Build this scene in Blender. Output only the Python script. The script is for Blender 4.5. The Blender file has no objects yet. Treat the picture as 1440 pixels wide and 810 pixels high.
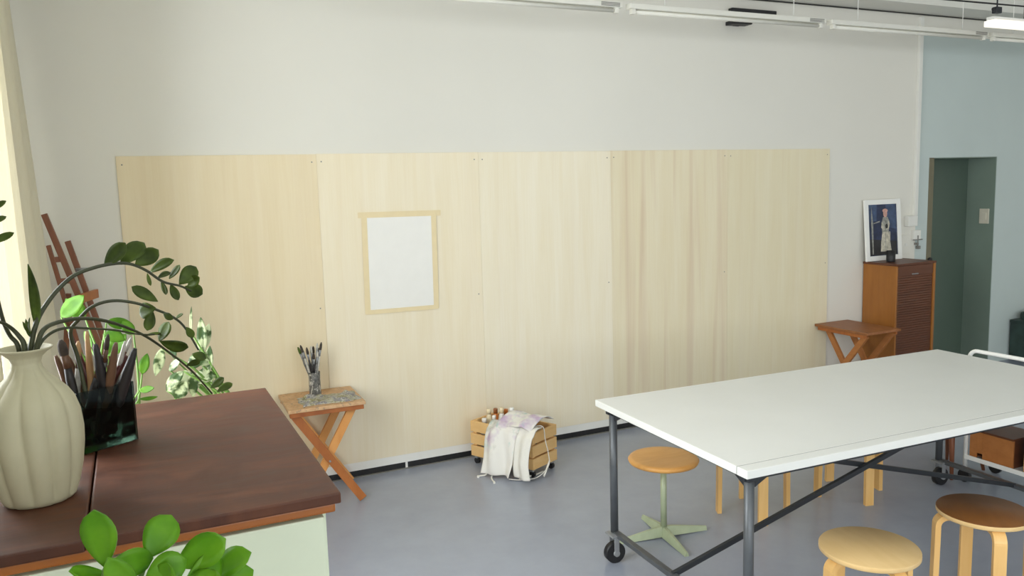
import bpy, bmesh, math, random
from mathutils import Vector, Matrix, noise
random.seed(7)
PI = math.pi
SC = bpy.context.scene
COL = SC.collection

# ------------------------------------------------------------------ camera
F_PX, YAW, PITCH, ROLL, CAM_Z = 1139.3117, math.radians(25.03188748), math.radians(7.22873742), math.radians(1.68140223), 1.95
def cam_axes():
    cy, sy, cp, sp = math.cos(YAW), math.sin(YAW), math.cos(PITCH), math.sin(PITCH)
    f = Vector((sy*cp, cy*cp, -sp)); r = Vector((cy, -sy, 0)); d = f.cross(r)
    cr, sr = math.cos(ROLL), math.sin(ROLL)
    return r*cr + d*sr, d*cr - r*sr, f
AX_R, AX_D, AX_F = cam_axes()
CAM = Vector((0, 0, CAM_Z))
def ray(x, y): return AX_R*((x-720)/F_PX) + AX_D*((y-405)/F_PX) + AX_F
def at(x, y, Y):                     # point of the vertical plane at distance Y seen in that direction
    d = ray(x, y); return CAM + d*(Y/d.y)
def onz(x, y, z):
    d = ray(x, y); return CAM + d*((z-CAM_Z)/d.z)
cd = bpy.data.cameras.new('camera'); cam = bpy.data.objects.new('camera', cd); COL.objects.link(cam)
cam.matrix_world = Matrix(((AX_R.x, -AX_D.x, -AX_F.x, 0), (AX_R.y, -AX_D.y, -AX_F.y, 0), (AX_R.z, -AX_D.z, -AX_F.z, CAM_Z), (0, 0, 0, 1)))
cd.sensor_width = 36; cd.lens = F_PX/1440*36; cd.clip_start = 0.02
SC.camera = cam

# ------------------------------------------------------------------ materials
def srgb(r, g, b):
    return tuple((c/255/12.92 if c/255 <= .04045 else ((c/255+.055)/1.055)**2.4) for c in (r, g, b)) + (1,)
class NT:
    def __init__(s, name):
        s.m = bpy.data.materials.new(name); s.m.use_nodes = True; s.t = s.m.node_tree; s.n = s.t.nodes; s.n.clear()
        s.out = s.n.new('ShaderNodeOutputMaterial'); s.b = s.n.new('ShaderNodeBsdfPrincipled'); s.l(s.b.outputs[0], s.out.inputs[0])
    def l(s, a, b): s.t.links.new(a, b)
    def coord(s, scale, kind='Object', rot=(0, 0, 0)):
        tc = s.n.new('ShaderNodeTexCoord'); mp = s.n.new('ShaderNodeMapping'); mp.inputs['Scale'].default_value = scale; mp.inputs['Rotation'].default_value = rot
        s.l(tc.outputs[kind], mp.inputs[0]); return mp.outputs[0]
    def noise(s, vec, scale, detail=4, rough=.55, dist=0):
        n = s.n.new('ShaderNodeTexNoise'); n.inputs['Scale'].default_value = scale; n.inputs['Detail'].default_value = detail
        n.inputs['Roughness'].default_value = rough; n.inputs['Distortion'].default_value = dist
        if vec is not None: s.l(vec, n.inputs['Vector'])
        return n.outputs['Fac']
    def ramp(s, fac, stops):
        r = s.n.new('ShaderNodeValToRGB'); e = r.color_ramp.elements
        while len(e) < len(stops): e.new(.5)
        for k, (p, c) in enumerate(stops): e[k].position = p; e[k].color = c
        s.l(fac, r.inputs[0]); return r.outputs[0]
    def mix(s, fac, a, b, mode='MIX'):
        m = s.n.new('ShaderNodeMix'); m.data_type = 'RGBA'; m.blend_type = mode
        for i, v in ((0, fac), (6, a), (7, b)):
            if isinstance(v, (int, float, tuple)): m.inputs[i].default_value = v
            else: s.l(v, m.inputs[i])
        return m.outputs[2]
    def bump(s, h, strength, dist=.002):
        b = s.n.new('ShaderNodeBump'); b.inputs['Strength'].default_value = strength; b.inputs['Distance'].default_value = dist
        s.l(h, b.inputs['Height']); s.l(b.outputs[0], s.b.inputs['Normal'])
    def col(s, c):
        if isinstance(c, tuple): s.b.inputs['Base Color'].default_value = c
        else: s.l(c, s.b.inputs['Base Color'])
    def rough(s, r):
        if isinstance(r, (int, float)): s.b.inputs['Roughness'].default_value = r
        else: s.l(r, s.b.inputs['Roughness'])
def mat_plain(name, c, rough=.5, metal=0., var=.08, scale=12):
    t = NT(name); v = t.coord((1, 1, 1)); n = t.noise(v, scale)
    d = tuple(x*(1-var*1.5) for x in c[:3])+(1,); h = tuple(min(1, x*(1+var)) for x in c[:3])+(1,)
    t.col(t.ramp(n, [(.3, d), (.7, h)])); t.rough(rough); t.b.inputs['Metallic'].default_value = metal
    return t.m
def mat_wood(name, c1, c2, grain=(1, 1, 12), scale=3, rough=.4, bump=.15, coat=0.):
    t = NT(name); v = t.coord(grain); n = t.noise(v, scale, 6, .6, .4); n2 = t.noise(t.coord((1, 1, 1)), 2.3, 3)
    a = t.ramp(n, [(.25, c1), (.75, c2)]); a2 = t.mix(.35, a, t.ramp(n2, [(.3, c1), (.7, c2)]))
    t.col(a2); t.rough(rough); t.bump(n, bump); t.b.inputs['Coat Weight'].default_value = coat
    return t.m
def mat_glass(name, tint, gloss=.12, rough=.03):
    t = NT(name); t.n.remove(t.b)
    tr = t.n.new('ShaderNodeBsdfTransparent'); tr.inputs[0].default_value = tint
    gl = t.n.new('ShaderNodeBsdfGlossy'); gl.inputs['Roughness'].default_value = rough
    fr = t.n.new('ShaderNodeLayerWeight'); fr.inputs['Blend'].default_value = gloss
    mx = t.n.new('ShaderNodeMixShader'); t.l(fr.outputs['Fresnel'], mx.inputs[0]); t.l(tr.outputs[0], mx.inputs[1]); t.l(gl.outputs[0], mx.inputs[2]); t.l(mx.outputs[0], t.out.inputs[0])
    return t.m
M = {}
M['wall'] = mat_plain('wall_white', srgb(225, 222, 212), .75, var=.012, scale=1.2)
M['wall_blue'] = mat_plain('wall_pale_blue', srgb(192, 203, 200), .7, var=.02, scale=1.5)
M['ceiling'] = mat_plain('ceiling_white', srgb(224, 223, 216), .8, var=.02, scale=1)
def floor_mat():
    t = NT('painted_floor'); v = t.coord((1, 1, 1)); n = t.noise(v, 1.1, 5, .6); n2 = t.noise(v, 6, 6, .6)
    a = t.ramp(n, [(.3, srgb(147, 153, 167)), (.7, srgb(161, 167, 180))]); b = t.mix(.3, a, t.ramp(n2, [(.25, srgb(144, 150, 164)), (.75, srgb(168, 174, 188))]))
    t.col(b); t.rough(.27); t.bump(n, .015)
    return t.m
M['floor'] = floor_mat()
def ply_mat(name, tint, streaks):
    t = NT(name); v = t.coord((5, 1, .35)); n = t.noise(v, 2.2, 6, .6, .5); v2 = t.coord((30, 1, .8)); n2 = t.noise(v2, 3, 4)
    c = tint
    dk = tuple(c[k]*f for k, f in enumerate((.95, .92, .85)))+(1,); lt = tuple(min(1, c[k]*f) for k, f in enumerate((1.02, 1.03, 1.06)))+(1,)
    a = t.ramp(n, [(.3, dk), (.7, lt)]); a = t.mix(.3, a, t.ramp(n2, [(.3, dk), (.7, lt)]))
    if streaks:
        v3 = t.coord((7, 1, .22)); s = t.noise(v3, 1.6, 3, .5, .6)
        a = t.mix(t.ramp(s, [(.50, (0, 0, 0, 1)), (.72, (streaks,)*3+(1,))]), a, srgb(196, 160, 128))
    t.col(a); t.rough(.6); t.bump(n2, .05)
    return t.m
PLY = [ply_mat('plywood_warm', srgb(232, 217, 184)[:3], .06), ply_mat('plywood_cream', srgb(239, 228, 202)[:3], .04), ply_mat('plywood_pale', srgb(240, 231, 208)[:3], .04),
       ply_mat('plywood_streaked', srgb(233, 222, 193)[:3], .34), ply_mat('plywood_yellowish', srgb(231, 221, 191)[:3], .06)]
M['paper'] = mat_plain('white_paper', srgb(238, 236, 230), .8, var=.01)
M['tape'] = mat_plain('masking_tape', srgb(232, 214, 172), .7, var=.02)
M['table_white'] = mat_plain('white_laminate', srgb(230, 230, 225), .45, var=.015, scale=2.5)
M['dark_line'] = mat_plain('dark_joint', srgb(70, 68, 64), .7)
M['batten_white'] = mat_plain('batten_white', srgb(222, 220, 210), .5, var=.01)
M['steel_grey'] = mat_plain('grey_steel', srgb(92, 95, 98), .42, .35)
M['steel_dark'] = mat_plain('dark_steel', srgb(48, 51, 55), .45, .3)
M['rubber'] = mat_plain('black_rubber', srgb(26, 26, 28), .5)
M['galv'] = mat_plain('galvanised', srgb(150, 152, 154), .4, .3)
M['white_metal'] = mat_plain('white_enamel', srgb(240, 239, 234), .3, var=.01)
M['birch'] = mat_wood('birch', srgb(226, 186, 122), srgb(238, 206, 150), (4, 4, .6), 3, .38)
M['birch_leg'] = mat_wood('birch_leg', srgb(222, 172, 98), srgb(236, 195, 130), (6, 6, .5), 4, .4)
M['seat_pale'] = mat_wood('seat_pale', srgb(203, 168, 112), srgb(218, 186, 132), (1.2, 7, 1), 3, .45)
M['seat_brown'] = mat_wood('seat_brown', srgb(106, 64, 22), srgb(128, 80, 32), (1.2, 7, 1), 3, .42)
M['seat_oak'] = mat_wood('seat_oak', srgb(204, 142, 68), srgb(228, 172, 98), (2, 9, 1), 3, .35)
M['pale_green'] = mat_plain('pale_green_enamel', srgb(172, 182, 150), .45, .1)
M['pine'] = mat_wood('orange_pine', srgb(206, 136, 66), srgb(232, 170, 100), (3, 3, 1), 4, .45)
M['pine_dark'] = mat_wood('stained_pine', srgb(142, 76, 34), srgb(196, 120, 56), (3, 3, 1), 4, .4)
M['easel'] = mat_wood('easel_wood', srgb(112, 64, 40), srgb(146, 90, 60), (6, 6, 1), 4, .5)
M['crate'] = mat_wood('crate_wood', srgb(222, 176, 112), srgb(238, 200, 140), (1, 1, 6), 4, .55)
M['oak_side'] = mat_wood('oak_side', srgb(142, 88, 32), srgb(170, 110, 46), (5, 5, .7), 3, .42)
M['walnut'] = mat_wood('walnut_front', srgb(78, 42, 22), srgb(106, 60, 36), (1, 1, 6), 3, .42)
M['box_wood'] = mat_wood('box_wood', srgb(158, 96, 46), srgb(190, 126, 68), (1, 4, 6), 3, .5)
M['box_light'] = mat_wood('box_light_wood', srgb(196, 140, 76), srgb(222, 168, 104), (1, 4, 6), 3, .5)
def dresser_top():
    t = NT('mahogany_top'); v = t.coord((2.0, 5, 1)); n = t.noise(v, 2.0, 6, .62, 1.6); n2 = t.noise(t.coord((2, 40, 1)), 3, 4)
    a = t.ramp(n, [(.28, srgb(62, 34, 22)), (.5, srgb(82, 47, 31)), (.75, srgb(116, 71, 47))]); a = t.mix(.25, a, t.ramp(n2, [(.3, srgb(66, 38, 26)), (.7, srgb(102, 62, 44))]))
    t.col(a); t.rough(t.ramp(n, [(.3, (.40,)*3+(1,)), (.7, (.55,)*3+(1,))])); t.b.inputs['Specular IOR Level'].default_value = .32; t.bump(n2, .05)
    return t.m
M['dresser_top'] = dresser_top()
M['dresser_edge'] = mat_wood('mahogany_edge', srgb(146, 80, 22), srgb(182, 108, 38), (1, 4, 20), 2, .35)
M['mint'] = mat_plain('pale_green_paint', srgb(226, 234, 208), .45, var=.01)
M['vase'] = mat_plain('stoneware_cream', srgb(194, 187, 155), .6, var=.03, scale=20)
M['soil'] = mat_plain('soil', srgb(52, 38, 28), .9, var=.3, scale=60)
M['terracotta'] = mat_plain('terracotta', srgb(170, 100, 66), .8)
def leaf_mat(name, c1, c2, rough=.35, trans=.25, scale=30):
    t = NT(name); n = t.noise(t.coord((1, 1, 1)), scale, 3)
    t.col(t.ramp(n, [(.3, c1), (.7, c2)])); t.rough(rough); t.b.inputs['Specular IOR Level'].default_value = .3
    td = t.n.new('ShaderNodeBsdfTranslucent'); td.inputs[0].default_value = tuple(min(1, c*1.2) for c in c2[:3])+(1,)
    mx = t.n.new('ShaderNodeMixShader'); mx.inputs[0].default_value = trans
    t.l(t.b.outputs[0], mx.inputs[1]); t.l(td.outputs[0], mx.inputs[2]); t.l(mx.outputs[0], t.out.inputs[0])
    return t.m
M['leaf_dark'] = leaf_mat('leaf_dark', srgb(42, 56, 12), srgb(88, 108, 34), .5, .10)
M['leaf_bright'] = leaf_mat('leaf_bright', srgb(60, 104, 14), srgb(96, 144, 32), .5, .18)
M['leaf_fresh'] = leaf_mat('leaf_fresh', srgb(84, 142, 22), srgb(130, 184, 46), .3, .3)
M['leaf_vari'] = leaf_mat('leaf_variegated', srgb(52, 80, 36), srgb(196, 204, 164), .45, .2, 34)
for e_, p_ in zip([n for n in M['leaf_vari'].node_tree.nodes if n.type == 'VALTORGB'][0].color_ramp.elements, (.44, .54)): e_.position = p_
M['stem'] = mat_plain('stem_dark', srgb(62, 66, 40), .5, var=.2)
M['stem_green'] = mat_plain('stem_green', srgb(104, 140, 58), .5, var=.1)
M['glass'] = mat_glass('window_glass', (.97, .98, .98, 1), .06)
M['glass_green'] = mat_glass('dark_green_glass', (.56, .63, .59, 1), .25)
M['glass_clear'] = mat_glass('jar_glass', (.86, .88, .87, 1), .2)
M['water'] = mat_glass('murky_water', (.36, .44, .40, 1), .1)
def curtain_mat():
    t = NT('cream_curtain'); n = t.noise(t.coord((60, 60, 4)), 4, 3); c = t.ramp(n, [(.3, srgb(228, 222, 200)), (.7, srgb(236, 231, 212))])
    t.col(c); t.rough(.85); td = t.n.new('ShaderNodeBsdfTranslucent'); td.inputs[0].default_value = srgb(240, 236, 222)
    mx = t.n.new('ShaderNodeMixShader'); mx.inputs[0].default_value = .33
    t.l(t.b.outputs[0], mx.inputs[1]); t.l(td.outputs[0], mx.inputs[2]); t.l(mx.outputs[0], t.out.inputs[0]); return t.m
M['curtain'] = curtain_mat()
def canvas_mat():
    t = NT('stained_canvas'); v = t.coord((1, 1, 1)); base = srgb(232, 229, 222)
    n = t.noise(v, 7, 3); a = t.mix(t.ramp(n, [(.50, (0, 0, 0, 1)), (.66, (.75,)*3+(1,))]), base, srgb(182, 150, 190))
    n2 = t.noise(t.coord((1, 1, 1), rot=(.5, .9, .3)), 9, 3); a = t.mix(t.ramp(n2, [(.56, (0, 0, 0, 1)), (.68, (.7,)*3+(1,))]), a, srgb(142, 196, 190))
    n3 = t.noise(t.coord((1, 1, 1), rot=(1.3, .2, .8)), 8, 3); a = t.mix(t.ramp(n3, [(.60, (0, 0, 0, 1)), (.7, (.6,)*3+(1,))]), a, srgb(160, 164, 150))
    # paint smears sit on the upper half only
    tc = t.n.new('ShaderNodeTexCoord'); sx = t.n.new('ShaderNodeSeparateXYZ'); t.l(tc.outputs['Object'], sx.inputs[0])
    k = t.ramp(sx.outputs[2], [(.15, (0, 0, 0, 1)), (.24, (1, 1, 1, 1))])
    t.col(t.mix(k, base, a)); t.rough(.85); t.bump(t.noise(v, 220, 2), .2); return t.m
M['canvas_bag'] = canvas_mat()
M['canvas_plain'] = mat_plain('plain_canvas', srgb(232, 229, 220), .85, var=.02, scale=200)
def palette_mat():
    t = NT('dried_paint'); v = t.coord((1, 2.2, 1)); n = t.noise(v, 10, 6, .78, 1.5)
    a = t.ramp(n, [(.28, srgb(52, 50, 50)), (.38, srgb(120, 110, 96)), (.45, srgb(146, 142, 88)), (.50, srgb(206, 202, 192)), (.56, srgb(96, 92, 98)), (.62, srgb(150, 146, 150)), (.70, srgb(232, 228, 222))])
    t.col(a); t.rough(.55); t.bump(n, .8, .006); return t.m
M['palette'] = palette_mat()
def worn_top():
    t = NT('worn_pine_top'); n = t.noise(t.coord((3, 3, 3)), 8, 5, .7); a = t.ramp(n, [(.35, srgb(186, 142, 98)), (.6, srgb(208, 170, 128))])
    n2 = t.noise(t.coord((1, 1, 1)), 40, 3); a = t.mix(t.ramp(n2, [(.58, (0, 0, 0, 1)), (.66, (.8,)*3+(1,))]), a, srgb(140, 122, 104)); t.col(a); t.rough(.5); return t.m
M['worn_top'] = worn_top()
M['brown_top'] = mat_wood('brown_top', srgb(128, 78, 42), srgb(168, 108, 62), (2, 8, 1), 4, .45)
M['brush_dark'] = mat_plain('brush_dark', srgb(40, 36, 36), .45, var=.2)
M['brush_brown'] = mat_plain('brush_brown', srgb(104, 74, 54), .45, var=.15)
M['brush_red'] = mat_plain('brush_maroon', srgb(86, 40, 34), .4, var=.15)
M['brush_tan'] = mat_plain('brush_tan', srgb(186, 144, 98), .5)
M['brush_pale'] = mat_plain('brush_pale', srgb(190, 186, 176), .5, var=.2, scale=60)
M['brush_grey'] = mat_plain('paint_caked_grey', srgb(120, 118, 114), .6, var=.5, scale=70)
M['bristle'] = mat_plain('bristle', srgb(70, 60, 52), .8, var=.25, scale=80)
M['black'] = mat_plain('matt_black', srgb(30, 30, 32), .5)
M['leaf_green_shaded'] = mat_plain('shaded_green_door', srgb(84, 100, 88), .5, var=.04, scale=2)  # door leaf: same green paint as the reveal, recess shade darkened into its colour
M['door_green'] = mat_plain('green_paint', srgb(124, 140, 128), .5, var=.04, scale=2)
M['jamb'] = mat_plain('olive_jamb', srgb(112, 106, 84), .5, var=.05)
M['cream_plastic'] = mat_plain('cream_plastic', srgb(212, 206, 188), .4, var=.01)
M['white_plastic'] = mat_plain('white_plastic', srgb(226, 225, 218), .35, var=.01)
M['grey_plastic'] = mat_plain('grey_plastic', srgb(128, 126, 120), .5)
M['trunk_green'] = mat_plain('dark_green_paint', srgb(44, 62, 56), .5, var=.3, scale=9)
M['bottle_orange'] = mat_plain('orange_plastic', srgb(206, 122, 54), .35)
M['bottle_cream'] = mat_plain('cream_bottle', srgb(238, 222, 186), .35)
M['bottle_brown'] = mat_plain('brown_bottle', srgb(150, 92, 50), .35)
M['bottle_white'] = mat_plain('white_bottle', srgb(238, 236, 230), .35)
M['bottle_grey'] = mat_plain('grey_bottle', srgb(128, 126, 124), .35)
def splatter():
    t = NT('paint_splattered'); n = t.noise(t.coord((1, 1, .5)), 55, 4, .7, 1.0)
    t.col(t.ramp(n, [(.36, srgb(44, 44, 46)), (.46, srgb(120, 118, 112)), (.54, srgb(84, 82, 80)), (.62, srgb(206, 202, 192))])); t.rough(.4); return t.m
M['splatter'] = splatter()
M['paint_navy'] = mat_plain('oil_navy', srgb(38, 48, 78), .5, var=.35, scale=14)
M['paint_dark'] = mat_plain('oil_dark', srgb(40, 38, 42), .5, var=.3, scale=14)
M['paint_blue'] = mat_plain('oil_blue', srgb(62, 80, 112), .5, var=.25, scale=20)
M['paint_cream'] = mat_plain('oil_cream', srgb(196, 190, 172), .5, var=.25, scale=40)
M['paint_skin'] = mat_plain('oil_skin', srgb(206, 160, 146), .5, var=.15, scale=40)
M['paint_grey'] = mat_plain('oil_grey', srgb(148, 148, 140), .5, var=.3, scale=40)
def lamp_mat():
    t = NT('lit_tube'); t.col(srgb(245, 238, 226)); t.b.inputs['Emission Color'].default_value = srgb(255, 244, 228); t.b.inputs['Emission Strength'].default_value = .9; t.rough(.4); return t.m
M['lit'] = lamp_mat()

# ------------------------------------------------------------------ mesh helpers
def BM(): return bmesh.new()
def box(bm, c, s, rot=None, bev=0., mi=0):
    r = bmesh.ops.create_cube(bm, size=1); vs = r['verts']
    for v in vs: v.co = Vector((v.co.x*s[0], v.co.y*s[1], v.co.z*s[2]))
    fs = set(f for v in vs for f in v.link_faces)
    if bev > 0:
        es = list(set(e for f in fs for e in f.edges))
        rb = bmesh.ops.bevel(bm, geom=es, offset=bev, segments=2, profile=.6, affect='EDGES')
        vs = list(set(list(rb['verts']) + [v for v in vs if v.is_valid])); fs = set(f for v in vs for f in v.link_faces)
    R = rot.to_3x3() if rot is not None else None
    for v in vs:
        co = R @ v.co if R is not None else v.co
        v.co = co + Vector(c)
    for f in fs: f.material_index = mi
    return vs
def bx(bm, x0, x1, y0, y1, z0, z1, bev=0., mi=0):
    return box(bm, ((x0+x1)/2, (y0+y1)/2, (z0+z1)/2), (x1-x0, y1-y0, z1-z0), None, bev, mi)
def frame_of(d, up=Vector((0, 0, 1))):
    d = d.normalized(); s = d.cross(up)
    if s.length < 1e-4: s = d.cross(Vector((0, 1, 0)))
    s.normalize(); return s, s.cross(d).normalized()
def beam(bm, a, b, w, h, up=Vector((0, 0, 1)), bev=0., mi=0):     # rectangular bar a->b
    a, b = Vector(a), Vector(b); d = b-a; s, u = frame_of(d, up); dn = d.normalized()
    R = Matrix((s, dn, u)).transposed()
    return box(bm, (a+b)/2, (w, d.length, h), R, bev, mi)
def tube(bm, pts, r, n=10, mi=0, flat=1.0):
    pts = [Vector(p) for p in pts]; rings = []
    rs = r if isinstance(r, (list, tuple)) else [r]*len(pts)
    prev = None
    for i, p in enumerate(pts):
        d = (pts[min(i+1, len(pts)-1)] - pts[max(i-1, 0)]).normalized()
        if prev is None: s, u = frame_of(d)
        else:
            s = prev - d*prev.dot(d); s.normalize(); u = s.cross(d).normalized()
        prev = s
        rings.append([bm.verts.new(p + (s*math.cos(2*PI*k/n) + u*math.sin(2*PI*k/n)*flat)*rs[i]) for k in range(n)])
    for a, b in zip(rings, rings[1:]):
        for k in range(n):
            f = bm.faces.new((a[k], a[(k+1) % n], b[(k+1) % n], b[k])); f.smooth = True; f.material_index = mi
    for rg, rev in ((rings[0], True), (rings[-1], False)):
        f = bm.faces.new(rg[::-1] if rev else rg); f.material_index = mi
def smooth_path(ctrl, per=6):
    P = [Vector(p) for p in ctrl]; P = [P[0]*2-P[1]] + P + [P[-1]*2-P[-2]]; out = []
    for i in range(1, len(P)-2):
        for k in range(per):
            t = k/per; a, b, c, d = P[i-1:i+3]
            out.append(.5*((2*b) + (c-a)*t + (2*a-5*b+4*c-d)*t*t + (3*b-a-3*c+d)*t**3))
    out.append(P[-2]); return out
def lathe(bm, prof, n=28, c=(0, 0, 0), mod=None, mi=0, caps=True):
    c = Vector(c); rings = []
    for (r, z) in prof:
        rings.append([bm.verts.new(c + Vector(((r*(mod(2*PI*k/n, z) if mod else 1))*math.cos(2*PI*k/n), (r*(mod(2*PI*k/n, z) if mod else 1))*math.sin(2*PI*k/n), z))) for k in range(n)])
    for a, b in zip(rings, rings[1:]):
        for k in range(n):
            f = bm.faces.new((a[k], a[(k+1) % n], b[(k+1) % n], b[k])); f.smooth = True; f.material_index = mi
    if caps:
        bm.faces.new(rings[0][::-1]).material_index = mi; bm.faces.new(rings[-1]).material_index = mi
def leaf(bm, a, b, w, nrm, bend=.12, cup=.25, kind='oval', th=.0006, mi=0):
    a, b, nrm = Vector(a), Vector(b), Vector(nrm); d = b-a; L = d.length; d = d/L
    nrm = (nrm - d*nrm.dot(d)).normalized(); s = d.cross(nrm); N = 9; rows = []
    for i in range(N+1):
        t = i/N
        if kind == 'obovate': wd = 1.06*math.sin(PI*t**1.3)**.58 if 0 < t < 1 else 0
        elif kind == 'spear': wd = math.sin(PI*t**.8)**.8 if 0 < t < 1 else 0
        else: wd = math.sin(PI*t**.9)**.7 if 0 < t < 1 else 0
        wd = max(wd, .06 if i == 0 else .04)*w/2
        cpt = a + d*(L*t) + nrm*(bend*L*(4*t*(1-t)*.6 - t*t*.3))
        rows.append([cpt + s*(wd*q) + nrm*(abs(q)*cup*wd) for q in (-1, -.5, 0, .5, 1)])
    top = [[bm.verts.new(p + nrm*th) for p in r] for r in rows]; bot = [[bm.verts.new(p - nrm*th) for p in r] for r in rows]
    for i in range(N):
        for j in range(4):
            f = bm.faces.new((top[i][j], top[i][j+1], top[i+1][j+1], top[i+1][j])); f.smooth = True; f.material_index = mi
            f = bm.faces.new((bot[i][j+1], bot[i][j], bot[i+1][j], bot[i+1][j+1])); f.smooth = True; f.material_index = mi
        for j in (0, 4):
            q = (top[i][j], top[i+1][j], bot[i+1][j], bot[i][j]); bm.faces.new(q if j == 0 else q[::-1]).material_index = mi
    for i in (0, N):
        for j in range(4):
            q = (top[i][j+1], top[i][j], bot[i][j], bot[i][j+1]); bm.faces.new(q if i == 0 else q[::-1]).material_index = mi
def mesh(name, bm, mats, parent=None, loc=None, sub=0):
    bmesh.ops.recalc_face_normals(bm, faces=bm.faces[:])
    me = bpy.data.meshes.new(name); bm.to_mesh(me); bm.free()
    for m in (mats if isinstance(mats, (list, tuple)) else [mats]): me.materials.append(M[m] if isinstance(m, str) else m)
    o = bpy.data.objects.new(name, me); COL.objects.link(o)
    if parent is not None: o.parent = parent
    if loc is not None: o.location = loc
    if sub: md = o.modifiers.new('sub', 'SUBSURF'); md.levels = sub; md.render_levels = sub
    return o
def tag(o, label=None, cat=None, group=None, kind=None):
    if label: o['label'] = label
    if cat: o['category'] = cat
    if group: o['group'] = group
    if kind: o['kind'] = kind
    return o
def thing(name, label, cat, loc=(0, 0, 0), rz=0, group=None):
    o = bpy.data.objects.new(name, None); COL.objects.link(o); o.location = loc; o.rotation_euler = (0, 0, rz); o.empty_display_size = .05
    return tag(o, label, cat, group)
def struct(name, bm, mats, parent=None):
    o = mesh(name, bm, mats, parent)
    if parent is None: o['kind'] = 'structure'
    return o
def dup(root, loc, rz, label, group=None):
    r = root.copy(); COL.objects.link(r); r.location = loc; r.rotation_euler = (0, 0, rz); r['label'] = label
    if group: r['group'] = group
    for ch in list(root.children):
        c = ch.copy(); COL.objects.link(c); c.parent = r
        for g in list(ch.children):
            q = g.copy(); COL.objects.link(q); q.parent = c
    return r

# ------------------------------------------------------------------ setting
YW = 5.311; XL = -.62; XR = 9.6; YB = -6.4; ZC = 3.39; ZC2 = 3.55; SOF = 5.0
b = BM(); bx(b, XL-.1, XR+.1, YB-.1, YW+.8, -.1, 0); struct('floor', b, 'floor')
b = BM(); bx(b, XL-.1, XR+.1, YB-.1, SOF, ZC2, ZC2+.1); bx(b, XL-.1, XR+.1, SOF, YW+.8, ZC, ZC2+.1); struct('ceiling', b, 'ceiling')
XP = 6.70; DX0, DX1, DZ = 6.86, 7.84, 2.092; DD = .36
b = BM()
bx(b, XL-.1, XP, YW, YW+.1, 0, ZC)
bx(b, XP, DX0, YW, YW+DD, 0, 3.215, mi=1); bx(b, DX1, XR+.1, YW, YW+DD, 0, 3.215, mi=1); bx(b, DX0, DX1, YW, YW+DD, DZ, 3.215, mi=1)
bx(b, XP, XR+.1, YW, YW+.1, 3.215, ZC)
struct('wall_far', b, ['wall', 'wall_blue'])
W1 = (1.75, 4.3, 1.0, 3.15); W2 = (-5.2, -.8, .95, 3.15)
b = BM()
for (y0, y1, z0, z1) in ((YB-.1, W2[0], 0, ZC2), (W2[1], W1[0], 0, ZC2), (W1[1], YW+.1, 0, ZC2), (W2[0], W2[1], 0, W2[2]), (W2[0], W2[1], W2[3], ZC2), (W1[0], W1[1], 0, W1[2]), (W1[0], W1[1], W1[3], ZC2)):
    bx(b, XL-.1, XL, y0, y1, z0, z1)
struct('wall_left', b, 'wall')
b = BM(); bx(b, XR, XR+.1, YB-.1, YW+.1, 0, ZC2); struct('wall_right', b, 'wall')
BW = [(.2, 4.2), (4.8, 8.8)]
b = BM()
for (x0, x1) in ((XL-.1, BW[0][0]), (BW[0][1], BW[1][0]), (BW[1][1], XR+.1)): bx(b, x0, x1, YB-.1, YB, 0, ZC2)
for (x0, x1) in BW: bx(b, x0, x1, YB-.1, YB, 0, .95); bx(b, x0, x1, YB-.1, YB, 3.15, ZC2)
struct('wall_near', b, 'wall')
def window(name, y0, y1, z0, z1, axis, c):
    def bb(bm, u0, u1, d0, d1, w0, w1):
        if axis == 'x': bx(bm, c+d0, c+d1, u0, u1, w0, w1)
        else: bx(bm, u0, u1, c+d0, c+d1, w0, w1)
    f = BM(); t = .05
    bb(f, y0, y0+t, -.07, -.03, z0, z1); bb(f, y1-t, y1, -.07, -.03, z0, z1); bb(f, y0+t, y1-t, -.07, -.03, z0, z0+t); bb(f, y0+t, y1-t, -.07, -.03, z1-t, z1)
    n = 3
    for k in range(1, n): u = y0+(y1-y0)*k/n; bb(f, u-.02, u+.02, -.065, -.035, z0+t, z1-t)
    zm = z0+(z1-z0)*.68; bb(f, y0+t, y1-t, -.064, -.036, zm-.018, zm+.018)
    o = struct(name, f, 'white_metal')
    g = BM(); bb(g, y0+t, y1-t, -.052, -.048, z0+t, z1-t); mesh('window_pane', g, 'glass', o)
window('window_1', *W1, 'x', XL); window('window_2', *W2, 'x', XL)
window('window_3', BW[0][0], BW[0][1], .95, 3.15, 'y', YB); window('window_4', BW[1][0], BW[1][1], .95, 3.15, 'y', YB)
# skirting: white board above, black recess strip below with pale breaks
b = BM(); bx(b, XL, 6.0, YW-.012, YW, .047, .104, .002); struct('baseboard_far', b, 'white_metal')
b = BM(); bx(b, XL, 6.0, YW-.006, YW, .006, .047)
for x in (1.62, 2.35, 3.9): bx(b, x-.008, x+.008, YW-.009, YW, .006, .047, mi=1)
bx(b, XL, 6.0, YW-.02, YW, 0, .006, mi=2)
struct('trim_1', b, ['black', 'white_metal', 'grey_plastic'])
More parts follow.
